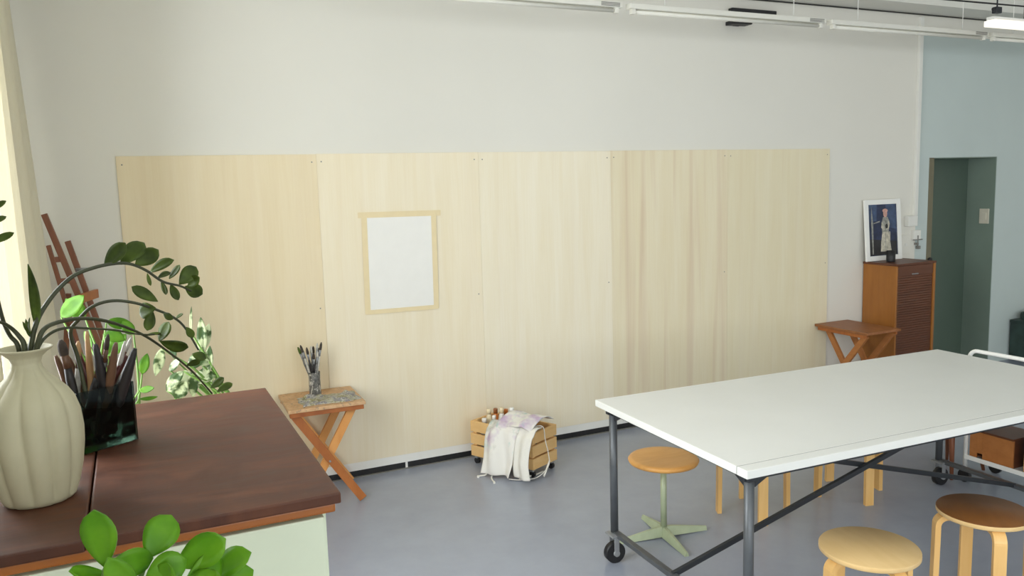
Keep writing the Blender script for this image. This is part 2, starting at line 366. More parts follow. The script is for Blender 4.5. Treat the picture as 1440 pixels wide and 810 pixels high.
# doorway: olive jamb on the near side, green leaf set back, green reveal with a switch
b = BM(); bx(b, DX0, DX0+.065, YW-.004, YW+DD, 0, DZ, .003); jm = struct('trim_2', b, 'jamb')
b = BM(); lathe(b, [(.0, -.03), (.016, -.03), (.02, -.012), (.012, 0), (.010, .02)], 14); kn = mesh('latch_knob', b, 'black', jm, (DX0+.03, YW-.006, 1.13)); kn.rotation_euler = (-PI/2, 0, 0)
b = BM(); bx(b, DX0+.06, DX1-.008, YW+DD-.06, YW+DD-.02, .01, DZ); struct('door_1', b, 'leaf_green_shaded')
b = BM(); bx(b, DX1-.008, DX1, YW+.004, YW+DD-.06, 0, DZ); bx(b, DX0+.06, DX1-.008, YW+.004, YW+DD-.06, DZ-.008, DZ); struct('trim_3', b, 'door_green')
sw = thing('light_switch', 'cream square light switch plate on the green side of the doorway', 'light switch', (DX1-.008, YW+.10, 1.50))
b = BM(); bx(b, -.012, 0, -.05, .05, -.075, .075, .004); mesh('switch_plate', b, 'cream_plastic', sw)
b = BM(); bx(b, -.018, -.010, -.025, .025, -.035, .035, .003); mesh('rocker', b, 'cream_plastic', sw)

# ------------------------------------------------------------------ plywood wall sheets
xs = [-.047, 1.114, 2.241, 3.327, 4.450, 5.576]
names = ['leftmost tall plywood sheet on the wall, beside the leaning easel', 'cream plywood sheet carrying the taped white paper', 'pale plain plywood sheet behind the slatted wooden crate',
         'plywood sheet with rusty vertical streaks, behind the white work table', 'rightmost plywood sheet, its edge beside the brown folding table']
for k in range(5):
    p = thing('plywood_sheet', names[k], 'plywood sheet', (xs[k], YW-.0125, .104), 0, 'plywood sheets lining the wall')
    w = xs[k+1]-xs[k]; h = 2.080 + (.0, .002, .001, .003, .001)[k]
    off = (0, .0015, .003, .0005, .001)[k]
    b = BM(); bx(b, .0003, w-.0003, -off, .0115, 0, h, .0012); mesh('sheet', b, PLY[k], p)
    for (u, z) in ((.03, h-.05), (w-.03, h-.05), (w-.03, h*.52)):
        b = BM(); bx(b, u-.004, u+.004, -off-.001, -off+.001, z-.004, z+.004, .0008); mesh('screw', b, 'grey_plastic', p)
# the paper
pp = thing('paper_sheet', 'large blank white paper sheet taped to the plywood', 'paper', (1.645, YW-.018, 1.45))
b = BM(); bx(b, -.245, .245, -.001, .001, -.32, .325); mesh('paper', b, 'paper', pp)
for k, (x0, x1, z0, z1) in enumerate(((-.285, .295, .310, .348), (-.262, -.225, -.335, .312), (.225, .262, -.335, .312), (-.255, .255, -.338, -.308))):
    b = BM(); bx(b, x0, x1, -.0016-.0006*k, -.0011-.0006*k, z0, z1); mesh('tape_strip', b, 'tape', pp)
pp.rotation_euler = (0, math.radians(.6), 0)

# ------------------------------------------------------------------ curtain
b = BM(); NU, NV = 90, 34
rows = []
for j in range(NV+1):
    z = 3.32 - (3.32-.12)*j/NV; row = []
    for i in range(NU+1):
        u = i/NU; y = 3.55 + u*(4.93-3.55); t = (3.3-z)/1.9
        x = -.485 + .018*math.sin(u*36+.4*math.sin(z*1.3)) * (1-.4*max(0, u-.85)/.15) + .085*max(0, min(1.6, t))*(u**1.6) + .012*math.sin(u*17)
        row.append(b.verts.new((x, y + .05*max(0, u-.8)*t, z)))
    rows.append(row)
for j in range(NV):
    for i in range(NU):
        f = b.faces.new((rows[j][i], rows[j][i+1], rows[j+1][i+1], rows[j+1][i])); f.smooth = True
ct = thing('curtain', 'cream floor-length curtain hanging beside the bright window', 'curtain', (0, 0, 0))
c = mesh('drape', b, 'curtain', ct); md = c.modifiers.new('sol', 'SOLIDIFY'); md.thickness = .002
b = BM(); tube(b, [(-.49, 1.6, 3.34), (-.49, 5.0, 3.34)], .012, 12)
for y in (1.65, 4.97): bx(b, XL, -.48, y-.01, y+.01, 3.33, 3.35)
mesh('curtain_rod', b, 'white_metal', ct)

# ------------------------------------------------------------------ ceiling lights, cables
LY, LZ = 4.6, 3.064
def batten(x0, x1, label, lit=False):
    t = thing('ceiling_batten', label, 'ceiling light', (x0, LY, LZ), 0, 'row of batten lights below the ceiling'); L = x1-x0
    b = BM(); bx(b, .01, L-.01, -.028, .028, .0, .034, .005); mesh('housing', b, 'batten_white', t)
    b = BM(); tube(b, [(.06, 0, -.016), (L-.06, 0, -.016)], .013, 12); mesh('fluorescent_tube', b, 'batten_white', t)
    for u in (.045, L-.045):
        b = BM(); bx(b, u-.014, u+.014, -.018, .018, -.032, .002, .003); mesh('lamp_holder', b, 'batten_white', t)
    b = BM()
    for k in range(3): bx(b, L-.17, L-.03, -.0305, -.0275, .005+k*.009, .010+k*.009)
    mesh('end_vent', b, 'grey_plastic', t)
    for u in (.3, L-.3):
        b = BM(); tube(b, [(u, 0, .04), (u, 0, ZC2-LZ)], .0025, 8); mesh('suspension_rod', b, 'white_metal', t)
    return t
batten(1.24, 2.99, 'unlit white batten light above the taped paper')
batten(3.03, 4.76, 'unlit white batten light in front of the black fitting')
batten(4.80, 6.58, 'unlit white batten light above the tambour cabinet')
batten(6.62, 8.4, 'unlit white batten light above the green doorway')
q = at(1392, 34, 4.2)
t = thing('ceiling_lamp', 'glowing white ceiling lamp at the upper right', 'ceiling light', (q.x, 4.2, q.z-.015))
b = BM(); bx(b, 0, 1.5, -.05, .05, 0, .045, .008); mesh('diffuser', b, 'lit', t)
b = BM(); bx(b, .0, 1.5, -.03, .03, .045, .07, .003); mesh('housing', b, 'white_metal', t)
for u in (.4, 1.1): b = BM(); tube(b, [(u, 0, .06), (u, 0, ZC2-t.location.z)], .004, 8); mesh('suspension_rod', b, 'grey_plastic', t)
# cables
b = BM(); tube(b, [(-.6, YW-.03, ZC-.01), (2, YW-.03, ZC-.014), (5, YW-.03, ZC-.01), (9.5, YW-.03, ZC-.012)], .006, 8)
tag(mesh('ceiling_cable', b, 'black'), 'dark cable running along the top of the wall under the ceiling', 'cable')
a0, a1 = at(1337, 0, 4.0), at(1440, 9, 4.0); dr = (a1-a0)
b = BM(); tube(b, [a0-dr*6, a0, a1, a1+dr*4], .006, 8)
tag(mesh('hanging_cable', b, 'black'), 'thin black cable stretched below the ceiling at the upper right', 'cable')
q = at(1402, 15, 4.0)
t = thing('cable_clamp', 'dark clamp on a short rod hanging from the ceiling', 'clamp', (q.x, 4.0, q.z))
b = BM(); tube(b, [(0, 0, .02), (0, 0, ZC2-q.z)], .005, 8); mesh('rod', b, 'steel_dark', t)
b = BM(); bx(b, -.03, .03, -.02, .02, -.02, .025, .005); bx(b, -.045, -.02, -.012, .012, .0, .018, .003); mesh('clamp_body', b, 'steel_dark', t)
# black fitting on the wall behind the battens
t = thing('wall_fitting', 'small black fitting on the wall behind the batten lights', 'fitting', (4.66, YW, 3.25))
b = BM(); box(b, (.02, -.035, .032), (.46, .05, .03), Matrix.Rotation(.0, 3, 'Y'), .006); mesh('upper_bar', b, 'black', t)
b = BM(); box(b, (-.13, -.045, -.068), (.20, .09, .03), Matrix.Rotation(-.03, 3, 'Y'), .006); mesh('lower_bar', b, 'black', t)
b = BM(); bx(b, -.16, -.10, -.02, 0, -.085, .0, .003); mesh('mount', b, 'black', t)

# ------------------------------------------------------------------ conduit, sockets
t = thing('wall_conduit', 'thin white cable conduit running down the wall beside the doorway', 'conduit', (6.67, YW, 0))
b = BM(); bx(b, -.022, .022, -.03, 0, 1.56, 3.36, .004); mesh('channel', b, 'white_plastic', t)
b = BM(); bx(b, -.125, .0, -.05, 0, 1.46, 1.56, .006); mesh('junction_box', b, 'white_plastic', t)
t = thing('wall_socket', 'white wall socket below the conduit, with a small dark cross hook', 'socket', (6.70, YW, 1.33))
b = BM(); bx(b, -.05, .045, -.03, 0, .0, .09, .006); mesh('socket_plate', b, 'white_plastic', t)
b = BM(); tube(b, [(0, -.032, -.07), (0, -.032, .04)], .006, 8); tube(b, [(-.06, -.032, .0), (.06, -.032, .0)], .005, 8); bx(b, -.012, .012, -.034, 0, -.05, -.03)
bx(b, .01, .04, -.034, 0, -.09, -.06, .003); mesh('cross_hook', b, 'grey_plastic', t)
t = thing('wall_plug', 'pale flat cover plate on the wall just right of the framed picture', 'cover plate', (6.58, YW, 1.29))
b = BM(); bx(b, -.07, .04, -.012, 0, -.09, .09, .004); mesh('plate', b, 'wall', t)
b = BM(); bx(b, -.03, .0, -.016, -.01, -.01, .01, .002); mesh('plate_screw', b, 'white_plastic', t)

# ------------------------------------------------------------------ tambour cabinet
CX0, CX1, CY0, CY1, CZ = 6.02, 6.51, 4.945, 5.30, 1.168
t = thing('tambour_cabinet', 'narrow brown wooden tambour-front cabinet standing against the wall', 'cabinet', (CX0, CY0, 0))
w, d = CX1-CX0, CY1-CY0
b = BM(); bx(b, 0, .02, 0, d, .0, CZ-.02, .002); bx(b, w-.02, w, 0, d, 0, CZ-.02, .002); bx(b, .02, w-.02, d-.01, d, .03, CZ-.02); bx(b, .02, w-.02, .01, d-.01, .03, .06); mesh('carcass', b, 'oak_side', t)
b = BM(); bx(b, -.008, w+.008, -.01, d, CZ-.02, CZ, .004); mesh('cabinet_top', b, 'walnut', t)
b = BM()
z = .07
while z < CZ-.13: bx(b, .022, w-.022, .004, .016, z, z+.0205, .003); z += .0215
sh = mesh('tambour_shutter', b, 'walnut', t)
b = BM(); bx(b, .022, w-.022, .0, .02, CZ-.11, CZ-.022, .004); mesh('header_rail', b, 'walnut', t)
b = BM(); bx(b, w/2-.05, w/2+.03, -.006, .006, CZ-.105, CZ-.095, .003); mesh('pull', b, 'galv', sh)
b = BM(); bx(b, w-.0195, w+.006, -.006, .012, .0, CZ-.02, .003); mesh('edge_strip', b, 'oak_side', t)

# framed picture leaning at the wall on the cabinet
fw, fh = .455, .555
t = thing('framed_picture', 'white-framed painting of a standing figure in a pale dress, leaning on the wall', 'picture', (5.985, 5.25, CZ+.001))
t.rotation_euler = (-math.radians(4.5), 0, 0)
b = BM(); e = .045
bx(b, 0, e, -.02, 0, 0, fh, .003); bx(b, fw-e, fw, -.02, 0, 0, fh, .003); bx(b, e, fw-e, -.02, 0, 0, e, .003); bx(b, e, fw-e, -.02, 0, fh-e, fh, .003); mesh('frame', b, 'white_metal', t)
b = BM(); bx(b, e-.005, fw-e+.005, -.010, -.002, e-.005, fh-e+.005)
def poly(bm, pts, y, mi):
    f = bm.faces.new([bm.verts.new((x, y, z)) for x, z in pts]); f.material_index = mi
def ell(cx, cz, rx, rz, n=18): return [(cx+rx*math.cos(2*PI*k/n), cz+rz*math.sin(2*PI*k/n)) for k in range(n)]
poly(b, [(.06, .36), (.15, .36), (.16, .52), (.06, .52)], -.0104, 3); poly(b, [(.28, .30), (.40, .28), (.40, .51), (.27, .51)], -.0104, 3)
poly(b, [(.05, .05), (.40, .05), (.40, .17), (.05, .2)], -.0105, 2); poly(b, [(.085, .06), (.10, .06), (.105, .33), (.09, .5), (.08, .33)], -.0107, 6)
poly(b, [(.19, .08), (.33, .08), (.315, .17), (.295, .27), (.22, .27), (.20, .17)], -.0108, 4); poly(b, [(.215, .26), (.30, .26), (.315, .35), (.29, .395), (.235, .395), (.21, .34)], -.0110, 6)
poly(b, [(.215, .35), (.235, .33), (.25, .28), (.23, .27), (.205, .30)], -.0112, 4); poly(b, [(.30, .36), (.318, .33), (.30, .28), (.265, .28), (.285, .31)], -.0112, 4)
poly(b, ell(.262, .425, .026, .034), -.0114, 5); poly(b, ell(.262, .452, .034, .018), -.0116, 5); poly(b, ell(.275, .31, .018, .022), -.0116, 2); poly(b, [(.30, .06), (.312, .06), (.318, .26), (.306, .26)], -.0116, 4)
poly(b, [(.245, .10), (.252, .10), (.262, .25), (.255, .25)], -.0117, 6); poly(b, [(.11, .335), (.19, .35), (.19, .362), (.11, .345)], -.0117, 6)
mesh('canvas', b, ['paint_navy', 'paint_navy', 'paint_dark', 'paint_blue', 'paint_cream', 'paint_skin', 'paint_grey'], t)
b = BM(); lathe(b, [(.0, 0), (.036, 0), (.038, .005), (.038, .10), (.034, .10), (.034, .02), (0, .018)], 22, caps=False)
tag(mesh('cup', b, 'black', None, (6.155, 5.12, CZ+.001)), 'small black cup on the cabinet in front of the picture', 'cup')

# ------------------------------------------------------------------ folding tables
def folding_table(label, loc, rz, topmat, w=.47, d=.44, h=.65, over=.0, legmats=('pine', 'pine_dark')):
    t = thing('folding_table', label, 'folding table', loc, rz, 'small wooden folding tables by the wall')
    b = BM(); n = 4
    bx(b, -w/2-over, w/2+over, -d/2, d/2, h-.022, h, .004); mesh('tabletop', b, topmat, t)
    for y0 in (-d/2+.012, d/2-.032):
        b = BM(); bx(b, -w/2+.01, w/2-.01, y0, y0+.02, h-.052, h-.022, .003); mesh('apron', b, 'pine_dark', t)
    for sy in (-1, 1):
        yo = sy*(d/2-.045); yi = sy*(d/2-.075)
        for (x0, x1, yy, m) in ((-w/2+.03, w/2-.04, yo, legmats[1] if sy < 0 else legmats[0]), (w/2-.06, -w/2+.07, yi, legmats[0])):
            b = BM(); beam(b, (x0, yy, h-.03), (x1, yy, .014), .024, .05, Vector((0, 0, 1)), .002); mesh('leg', b, m, t)
    b = BM(); tube(b, [(.0, -d/2+.02, h*.45), (.0, d/2-.02, h*.45)], .006, 8); mesh('pivot_rod', b, 'galv', t)
    return t
folding_table('worn orange folding table with paint-crusted top, in front of the plywood', (1.005, 5.06, 0), -.03, 'worn_top')
folding_table('brown wooden folding table beside the tambour cabinet', (5.63, 5.01, 0), PI/2, 'brown_top', .54, .40, .65, .015, ('box_wood', 'box_wood'))
# dried paint palette
b = BM(); NX, NY = 26, 16; pts = []
for j in range(NY+1):
    r = []
    for i in range(NX+1):
        u, v = i/NX, j/NY; x = -.17+.36*u+.008*math.sin(v*9); y = -.16+.22*v+.01*math.sin(u*7) ; edge = min(u, 1-u, v, 1-v)
        r.append((x, y, (.004 + .034*max(0, noise.noise(Vector((x*26, y*26, 1)))+.25)*min(1, edge*9))))
    pts.append(r)
top = [[b.verts.new(p) for p in r] for r in pts]; bot = [[b.verts.new((p[0], p[1], 0)) for p in r] for r in pts]
for j in range(NY):
    for i in range(NX):
        f = b.faces.new((top[j][i], top[j][i+1], top[j+1][i+1], top[j+1][i])); f.smooth = True
        b.faces.new((bot[j][i], bot[j+1][i], bot[j+1][i+1], bot[j][i+1]))
for i in range(NX):
    b.faces.new((top[0][i+1], top[0][i], bot[0][i], bot[0][i+1])); b.faces.new((top[NY][i], top[NY][i+1], bot[NY][i+1], bot[NY][i]))
for j in range(NY):
    b.faces.new((top[j][0], top[j+1][0], bot[j+1][0], bot[j][0])); b.faces.new((top[j+1][NX], top[j][NX], bot[j][NX], bot[j+1][NX]))
tag(mesh('paint_palette', b, 'palette', None, (1.03, 5.045, .651)), 'flat palette thick with dried grey-green paint on the folding table', 'palette')
# jar with brushes
JX, JY, JZ = .985, 5.13, .651
b = BM(); lathe(b, [(.0, 0), (.036, 0), (.038, .006), (.036, .11), (.038, .155), (.035, .155), (.033, .11), (.034, .012), (.0, .01)], 24, caps=False)
tag(mesh('brush_jar', b, 'splatter', None, (JX, JY, JZ)), 'slim glass jar full of brushes on the folding table', 'jar')
def brush(root, tip, r, hm, head, label, group, fer='galv'):
    root, tip = Vector(root), Vector(tip); d = tip-root; L = d.length; dn = d/L
    t = thing('paintbrush', label, 'paintbrush', root, 0, group)
    P = lambda f: dn*(L*f)
    b = BM(); tube(b, [P(0), P(.05), P(.3), P(.62), P(.74)], [r*.35, r*.6, r, r*1.1, r*.8], 9); mesh('handle', b, hm, t)
    b = BM(); tube(b, [P(.73), P(.86)], [r*.85, r*1.0], 9); mesh('ferrule', b, fer, t)
    b = BM(); tube(b, [P(.855), P(.9), P(.96), P(1)], [r*1.0, r*1.15, r*1.0, r*.4], 9); mesh('bristles', b, head, t)
    return t
jb = [(-.075, .30, 'brush_pale', 'bristle'), (-.06, .27, 'brush_grey', 'brush_pale'), (-.045, .29, 'brush_dark', 'bristle'), (-.03, .26, 'brush_pale', 'brush_pale'), (-.012, .29, 'brush_grey', 'brush_pale'), (.0, .25, 'brush_dark', 'bristle'),
      (.012, .28, 'brush_pale', 'bristle'), (.024, .26, 'brush_grey', 'brush_pale'), (.034, .30, 'brush_dark', 'brush_pale'), (.044, .27, 'brush_dark', 'bristle'), (.05, .31, 'brush_pale', 'bristle'), (-.085, .285, 'brush_grey', 'leaf_dark')]
for k, (dx, h, hm, hd) in enumerate(jb):
    yy = .018*math.sin(k*2.4)
    brush((JX-dx*.12, JY-yy*.5, JZ+.014), (JX+dx, JY+yy*2.2, JZ+h*1.12), .0075, hm, hd, 'paint-caked brush standing in the slim jar on the folding table', 'brushes in the slim jar')

# ------------------------------------------------------------------ crate with bottles and bag
cL = onz(663, 641, .055); cF = onz(750, 663, .055); cR = onz(784, 638, .055)
cang = math.atan2((cF-cL).y, (cF-cL).x)
CW, CDp, CH, CB = (cF-cL).length, .27, .265, .055
print('crate', CW, (cR-cF).length, math.degrees(cang), math.degrees(math.atan2((cR-cF).y, (cR-cF).x)))
t = thing('wooden_crate', 'slatted pale wooden crate on small castors in front of the plywood', 'crate', (cL.x, cL.y, 0), cang)
for side, (c, s) in enumerate((((CW/2, .009, 0), (CW, .018, 0)), ((CW/2, CDp-.009, 0), (CW, .018, 0)), ((.009, CDp/2, 0), (.018, CDp-.037, 0)), ((CW-.009, CDp/2, 0), (.018, CDp-.037, 0)))):
    b = BM()
    for k in range(3):
        z0 = CB + k*(CH/3)+.006; bx(b, c[0]-s[0]/2, c[0]+s[0]/2, c[1]-s[1]/2, c[1]+s[1]/2, z0, z0+CH/3-.014, .002)
    mesh('slatted_side', b, 'crate', t)
for (x, y) in ((.03, .03), (CW-.03, .03), (.03, CDp-.03), (CW-.03, CDp-.03)):
    b = BM(); bx(b, x-.012, x+.012, y-.012, y+.012, CB, CB+CH-.004, .001); mesh('corner_post', b, 'crate', t)
    b = BM(); tube(b, [(x, y-.01, .022), (x, y+.01, .022)], .022, 14); cst = mesh('caster', b, 'rubber', t)
    b = BM(); bx(b, x-.014, x+.014, y-.016, y+.016, .04, CB+.008, .002); mesh('caster_fork', b, 'galv', cst)
b = BM(); bx(b, .018, CW-.018, .018, CDp-.018, CB+.006, CB+.016); mesh('crate_floor', b, 'crate', t)
CR = Matrix.Translation((cL.x, cL.y, 0)) @ Matrix.Rotation(cang, 4, 'Z')
def to_px(p):
    q = Vector(p)-CAM; return 720+F_PX*q.dot(AX_R)/q.dot(AX_F), 405+F_PX*q.dot(AX_D)/q.dot(AX_F)
def bottle(px, py, v, r, bm_, cm, label):
    best = min((abs(to_px(CR @ Vector((CW*k/200, v, .3)))[0]-px), CW*k/200) for k in range(200)); p = CR @ Vector((best[1], v, CB+.017))
    h = at(px, py, p.y).z - p.z
    t = thing('paint_bottle', label, 'bottle', p, 0, 'paint bottles standing in the crate')
    b = BM(); lathe(b, [(0, 0), (r, 0), (r, h*.76), (r*.6, h*.86), (r*.5, h*.9), (0, h*.9)], 18, caps=False); mesh('bottle_body', b, bm_, t)
    b = BM(); lathe(b, [(0, h*.88), (r*.62, h*.88), (r*.62, h-.004), (r*.5, h), (0, h)], 14, caps=False); mesh('cap', b, cm, t)
for (px, py, v, r, m1, m2, lb) in ((681, 588, .05, .028, 'bottle_grey', 'bottle_white', 'grey paint bottle with white cap at the left rim of the crate'),
        (688, 575, .13, .026, 'bottle_cream', 'bottle_cream', 'cream paint bottle with cream cap in the crate'),
        (697, 574, .19, .025, 'bottle_orange', 'bottle_brown', 'orange paint bottle with brown cap at the back of the crate'),
        (695, 584, .06, .022, 'bottle_white', 'bottle_white', 'small all-white paint bottle at the front rim of the crate'),
        (706, 573, .14, .026, 'bottle_white', 'bottle_cream', 'white paint bottle with cream cap in the middle of the crate'),
        (712, 575, .21, .024, 'bottle_brown', 'bottle_orange', 'brown paint bottle with orange cap in the crate'),
        (720, 573, .14, .026, 'bottle_cream', 'bottle_white', 'cream paint bottle with white cap nearest the canvas bag')):
    bottle(px, py, v, r, m1, m2, lb)
# canvas bag draped over the crate corner, built in the crate's own directions
bag = thing('canvas_bag', 'off-white canvas bag with paint smears draped over the crate', 'bag', (cL.x, cL.y, 0), cang)
def drape(bm, u0, u1, prof, nu=22, nv=30, fold=.012, freq=38, ph=0., taper=0.):
    P = smooth_path([Vector((0, v, z)) for v, z in prof], 6); rows = []
    for i, p in enumerate(P):
        tt = i/(len(P)-1); row = []
        for k in range(nu+1):
            q = k/nu; uu = u0+(u1-u0)*q; uu += taper*tt*(.5-q)
            f = fold*min(1, .25+tt)*(math.sin(uu*freq+ph+tt*2.1) + .5*math.sin(uu*freq*2.3+ph*2-tt*3)) + .006*noise.noise(Vector((uu*14, p.z*14, ph)))
            row.append(bm.verts.new((uu + .01*math.sin(p.z*16+ph), p.y - f*(.3 if p.z > .30 else 1) - (.01 if p.z < .3 else 0), p.z + (f*.6 if p.z > .3 else 0) + .006)))
        rows.append(row)
    for a, c in zip(rows, rows[1:]):
        for k in range(nu): f = bm.faces.new((a[k], a[k+1], c[k+1], c[k])); f.smooth = True
b = BM(); drape(b, .185, .475, [(.04, .338), (.01, .338), (-.015, .325), (-.04, .29), (-.065, .22), (-.095, .12), (-.115, .05), (-.12, .018)], fold=.026, freq=22, ph=.4, taper=.07)
o = mesh('bag_body', b, 'canvas_bag', bag); md = o.modifiers.new('sol', 'SOLIDIFY'); md.thickness = .006; md.offset = 1
b = BM(); drape(b, .452, .590, [(.05, .338), (.0, .335), (-.03, .30), (-.055, .2), (-.075, .1), (-.08, .02)], nu=16, fold=.015, freq=30, ph=2.0)
o = mesh('bag_side', b, 'canvas_plain', bag); md = o.modifiers.new('sol', 'SOLIDIFY'); md.thickness = .006; md.offset = 1
b = BM(); drape(b, .27, .555, [(.235, .345), (.18, .375), (.11, .385), (.05, .372), (.0, .352), (-.025, .335)], nu=18, fold=.018, freq=24, ph=1.2)
o = mesh('bag_flap', b, 'canvas_bag', bag); md = o.modifiers.new('sol', 'SOLIDIFY'); md.thickness = .005; md.offset = 1
def lp(*q): return [Vector(p) for p in q]
CI = CR.inverted()
def sp(*q): return smooth_path([CI @ p for p in q])
b = BM(); tube(b, sp(CR @ Vector((.52, .05, .345)), *[CR @ Vector(v_) for v_ in ((CW+.012, .10, .338), (CW+.03, .10, .25), (CW+.045, .11, .16), (CW+.06, .09, .08), (CW+.03, .0, .02), (CW-.05, -.08, .01), (CW-.12, -.11, .01))]), .009, 8, flat=.35)
mesh('shoulder_strap', b, 'canvas_plain', bag)
b = BM(); tube(b, sp(CR @ Vector((CW+.055, .11, .11)), CR @ Vector((CW+.05, .05, .02)), onz(765, 663, .01), onz(752, 668, .01), onz(730, 673, .01)), .007, 8, flat=.4)
mesh('strap_end', b, 'canvas_plain', bag)
for pts in (((.25, -.11, .03), (.255, -.14, .012), (.23, -.16, .006), (.22, -.18, .006)), ((.30, -.115, .03), (.315, -.15, .01), (.35, -.18, .006), (.38, -.20, .006))):
    b = BM(); tube(b, smooth_path(lp(*pts)), .005, 7); tube(b, [Vector(pts[-1]), Vector(pts[-1])+Vector((.012, -.012, 0))], .008, 7); mesh('drawstring', b, 'canvas_plain', bag)
b = BM(); bx(b, .29, .307, -.098, -.088, .155, .162, .001); mesh('bag_loop', b, 'bristle', bag)

# ------------------------------------------------------------------ work table
TA = math.radians(-2.0); TL, TW, TH = 2.47, 1.19, .84
org = Vector((2.097, 3.517, 0))
t = thing('work_table', 'large white-topped work table on a grey steel frame with castors', 'table', org, TA)
# local x along the length, local y towards the camera is negative
b = BM(); bx(b, 0, TL, -TW+.065, 0, TH-.034, TH, .003); mesh('tabletop', b, 'table_white', t)
b = BM(); bx(b, 0, TL, -TW, -TW+.062, TH-.034, TH, .003); mesh('edge_board', b, 'table_white', t)
b = BM(); bx(b, .002, TL-.002, -TW+.0615, -TW+.0655, TH-.03, TH-.0015); mesh('joint_line', b, 'dark_line', t)
LI = .055; lx = (LI, TL-LI); ly = (-.085, -TW+.055)
b = BM()
for y in ly: bx(b, .02, TL-.02, y-.014, y+.014, TH-.06, TH-.034, .002)
for x in lx: bx(b, x-.014, x+.014, ly[1], ly[0], TH-.06, TH-.034, .002)
mesh('top_frame', b, 'steel_dark', t)
for x in lx:
    for y in ly:
        b = BM(); tube(b, [(x, y, .15), (x, y, TH-.034)], .0205, 16); leg_ = mesh('leg', b, 'steel_grey', t)
        b = BM(); bx(b, x-.027, x+.027, y-.027, y+.027, TH-.062, TH-.034, .004)
        sx = 1 if x < 1 else -1; sy = -1 if y > -.5 else 1
        beam(b, (x+sx*.02, y, TH-.085), (x+sx*.085, y, TH-.05), .012, .02); beam(b, (x, y+sy*.02, TH-.085), (x, y+sy*.085, TH-.05), .012, .02)
        mesh('corner_bracket', b, 'steel_dark', leg_)
        c_ = BM(); bx(c_, x-.042, x+.03, y-.056, y+.025, .138, .148, .002); bx(c_, x-.032, x-.004, y-.056, y-.050, .055, .145, .002); bx(c_, x-.032, x-.004, y-.004, y+.002, .055, .145, .002); tube(c_, [(x, y, .13), (x, y, .15)], .012, 10)
        cs = mesh('caster', c_, 'galv', t)
        c_ = BM(); tube(c_, [(x-.018, y-.046, .054), (x-.018, y-.010, .054)], .054, 22); mesh('wheel', c_, 'rubber', cs)
        c_ = BM(); tube(c_, [(x-.018, y-.058, .054), (x-.018, y+.004, .054)], .016, 12); mesh('hub', c_, 'galv', cs)
for x in lx:
    b = BM(); bx(b, x-.016, x+.016, ly[1]+.018, ly[0]-.018, .135, .158, .002); mesh('lower_bar', b, 'steel_grey', t)
ym = (ly[0]+ly[1])/2
for (z0, z1, o) in ((.15, TH-.05, 0), (TH-.05, .15, .028)):
    b = BM(); beam(b, (lx[0], ym+o, z0), (lx[1], ym+o, z1), .02, .025, bev=.002); mesh('diagonal_brace', b, 'steel_dark', t)

# ------------------------------------------------------------------ stools
def bent_leg(R, H, ang, wid=.052, th=.024):
    b = BM(); rad = .055; pts = []
    pts.append((R*.35, H)); pts.append((R-rad, H))
    for k in range(1, 8): a = PI/2*(1-k/8); pts.append((R-rad+rad*math.cos(a), H-rad+rad*math.sin(a)))
    pts.append((R, H-rad)); pts.append((R+.004, .0))
    rows = []
    for i, (r, z) in enumerate(pts):
        p0 = pts[max(i-1, 0)]; p1 = pts[min(i+1, len(pts)-1)]; dx, dz = p1[0]-p0[0], p1[1]-p0[1]; l = math.hypot(dx, dz); nx, nz = -dz/l, dx/l
        if i == len(pts)-1: nx, nz = 1, 0
        if nx < 0 or nz < 0: nx, nz = abs(nx), abs(nz)
        q = []
        for (ss, oo) in ((-1, 0), (1, 0), (1, -th), (-1, -th)):
            q.append(b.verts.new((r+nx*oo, ss*wid/2, z+nz*oo)))
        rows.append(q)
    for a_, c_ in zip(rows, rows[1:]):
        for k in range(4):
            f = b.faces.new((a_[k], a_[(k+1) % 4], c_[(k+1) % 4], c_[k]))
    b.faces.new(rows[0][::-1]); b.faces.new(rows[-1])
    bmesh.ops.rotate(b, verts=b.verts[:], cent=(0, 0, 0), matrix=Matrix.Rotation(ang, 3, 'Z'))
    return b
def bent_stool(label, loc, rz, seatmat, R=.19, H=.44, rl=.195):
    t = thing('bentwood_stool', label, 'stool', loc, rz, 'bentwood stools around the work table')
    b = BM(); lathe(b, [(0, H-.026), (R-.006, H-.026), (R, H-.021), (R, H-.004)], 56, caps=False, mi=1); lathe(b, [(R, H-.004), (R-.003, H), (0, H)], 56, caps=False, mi=0); mesh('seat', b, [seatmat, 'birch'], t)
    for k in range(4): mesh('leg', bent_leg(rl, H-.027, k*PI/2), 'birch_leg', t)
    return t
def face_angle(c, phi):      # phi measured from the direction to the camera, positive to the right of the picture
    a = math.atan2(-c[1], -c[0]); return a + math.radians(phi)
c1 = (2.635, 2.255, 0); bent_stool('pale birch stool in front of the work table, lighter seat', c1, face_angle(c1, 40), 'seat_pale', .195, .44, .198)
c2 = (3.375, 2.275, 0); bent_stool('birch stool with a dark brown seat at the right edge', c2, face_angle(c2, 20), 'seat_brown', .192, .44, .205)
def leg_center(pts): return (sum(p[0] for p in pts)/4, sum(p[1] for p in pts)/4, 0)
l1 = [(2.994, 3.655), (3.262, 3.729), (3.408, 3.471), (3.09, 3.39)]
l2 = [(3.686, 3.555), (3.952, 3.724), (4.1, 3.442), (3.835, 3.281)]
for lab, L_ in (('birch stool under the table behind the green-footed stool, seat hidden', l1), ('birch stool under the table beyond the diagonal braces, seat hidden', l2)):
    c = leg_center(L_); a = math.atan2(L_[0][1]-c[1], L_[0][0]-c[0]); rl = sum(math.hypot(p[0]-c[0], p[1]-c[1]) for p in L_)/4
    bent_stool(lab, c, a, 'seat_pale', .19, .44, min(rl, .215))
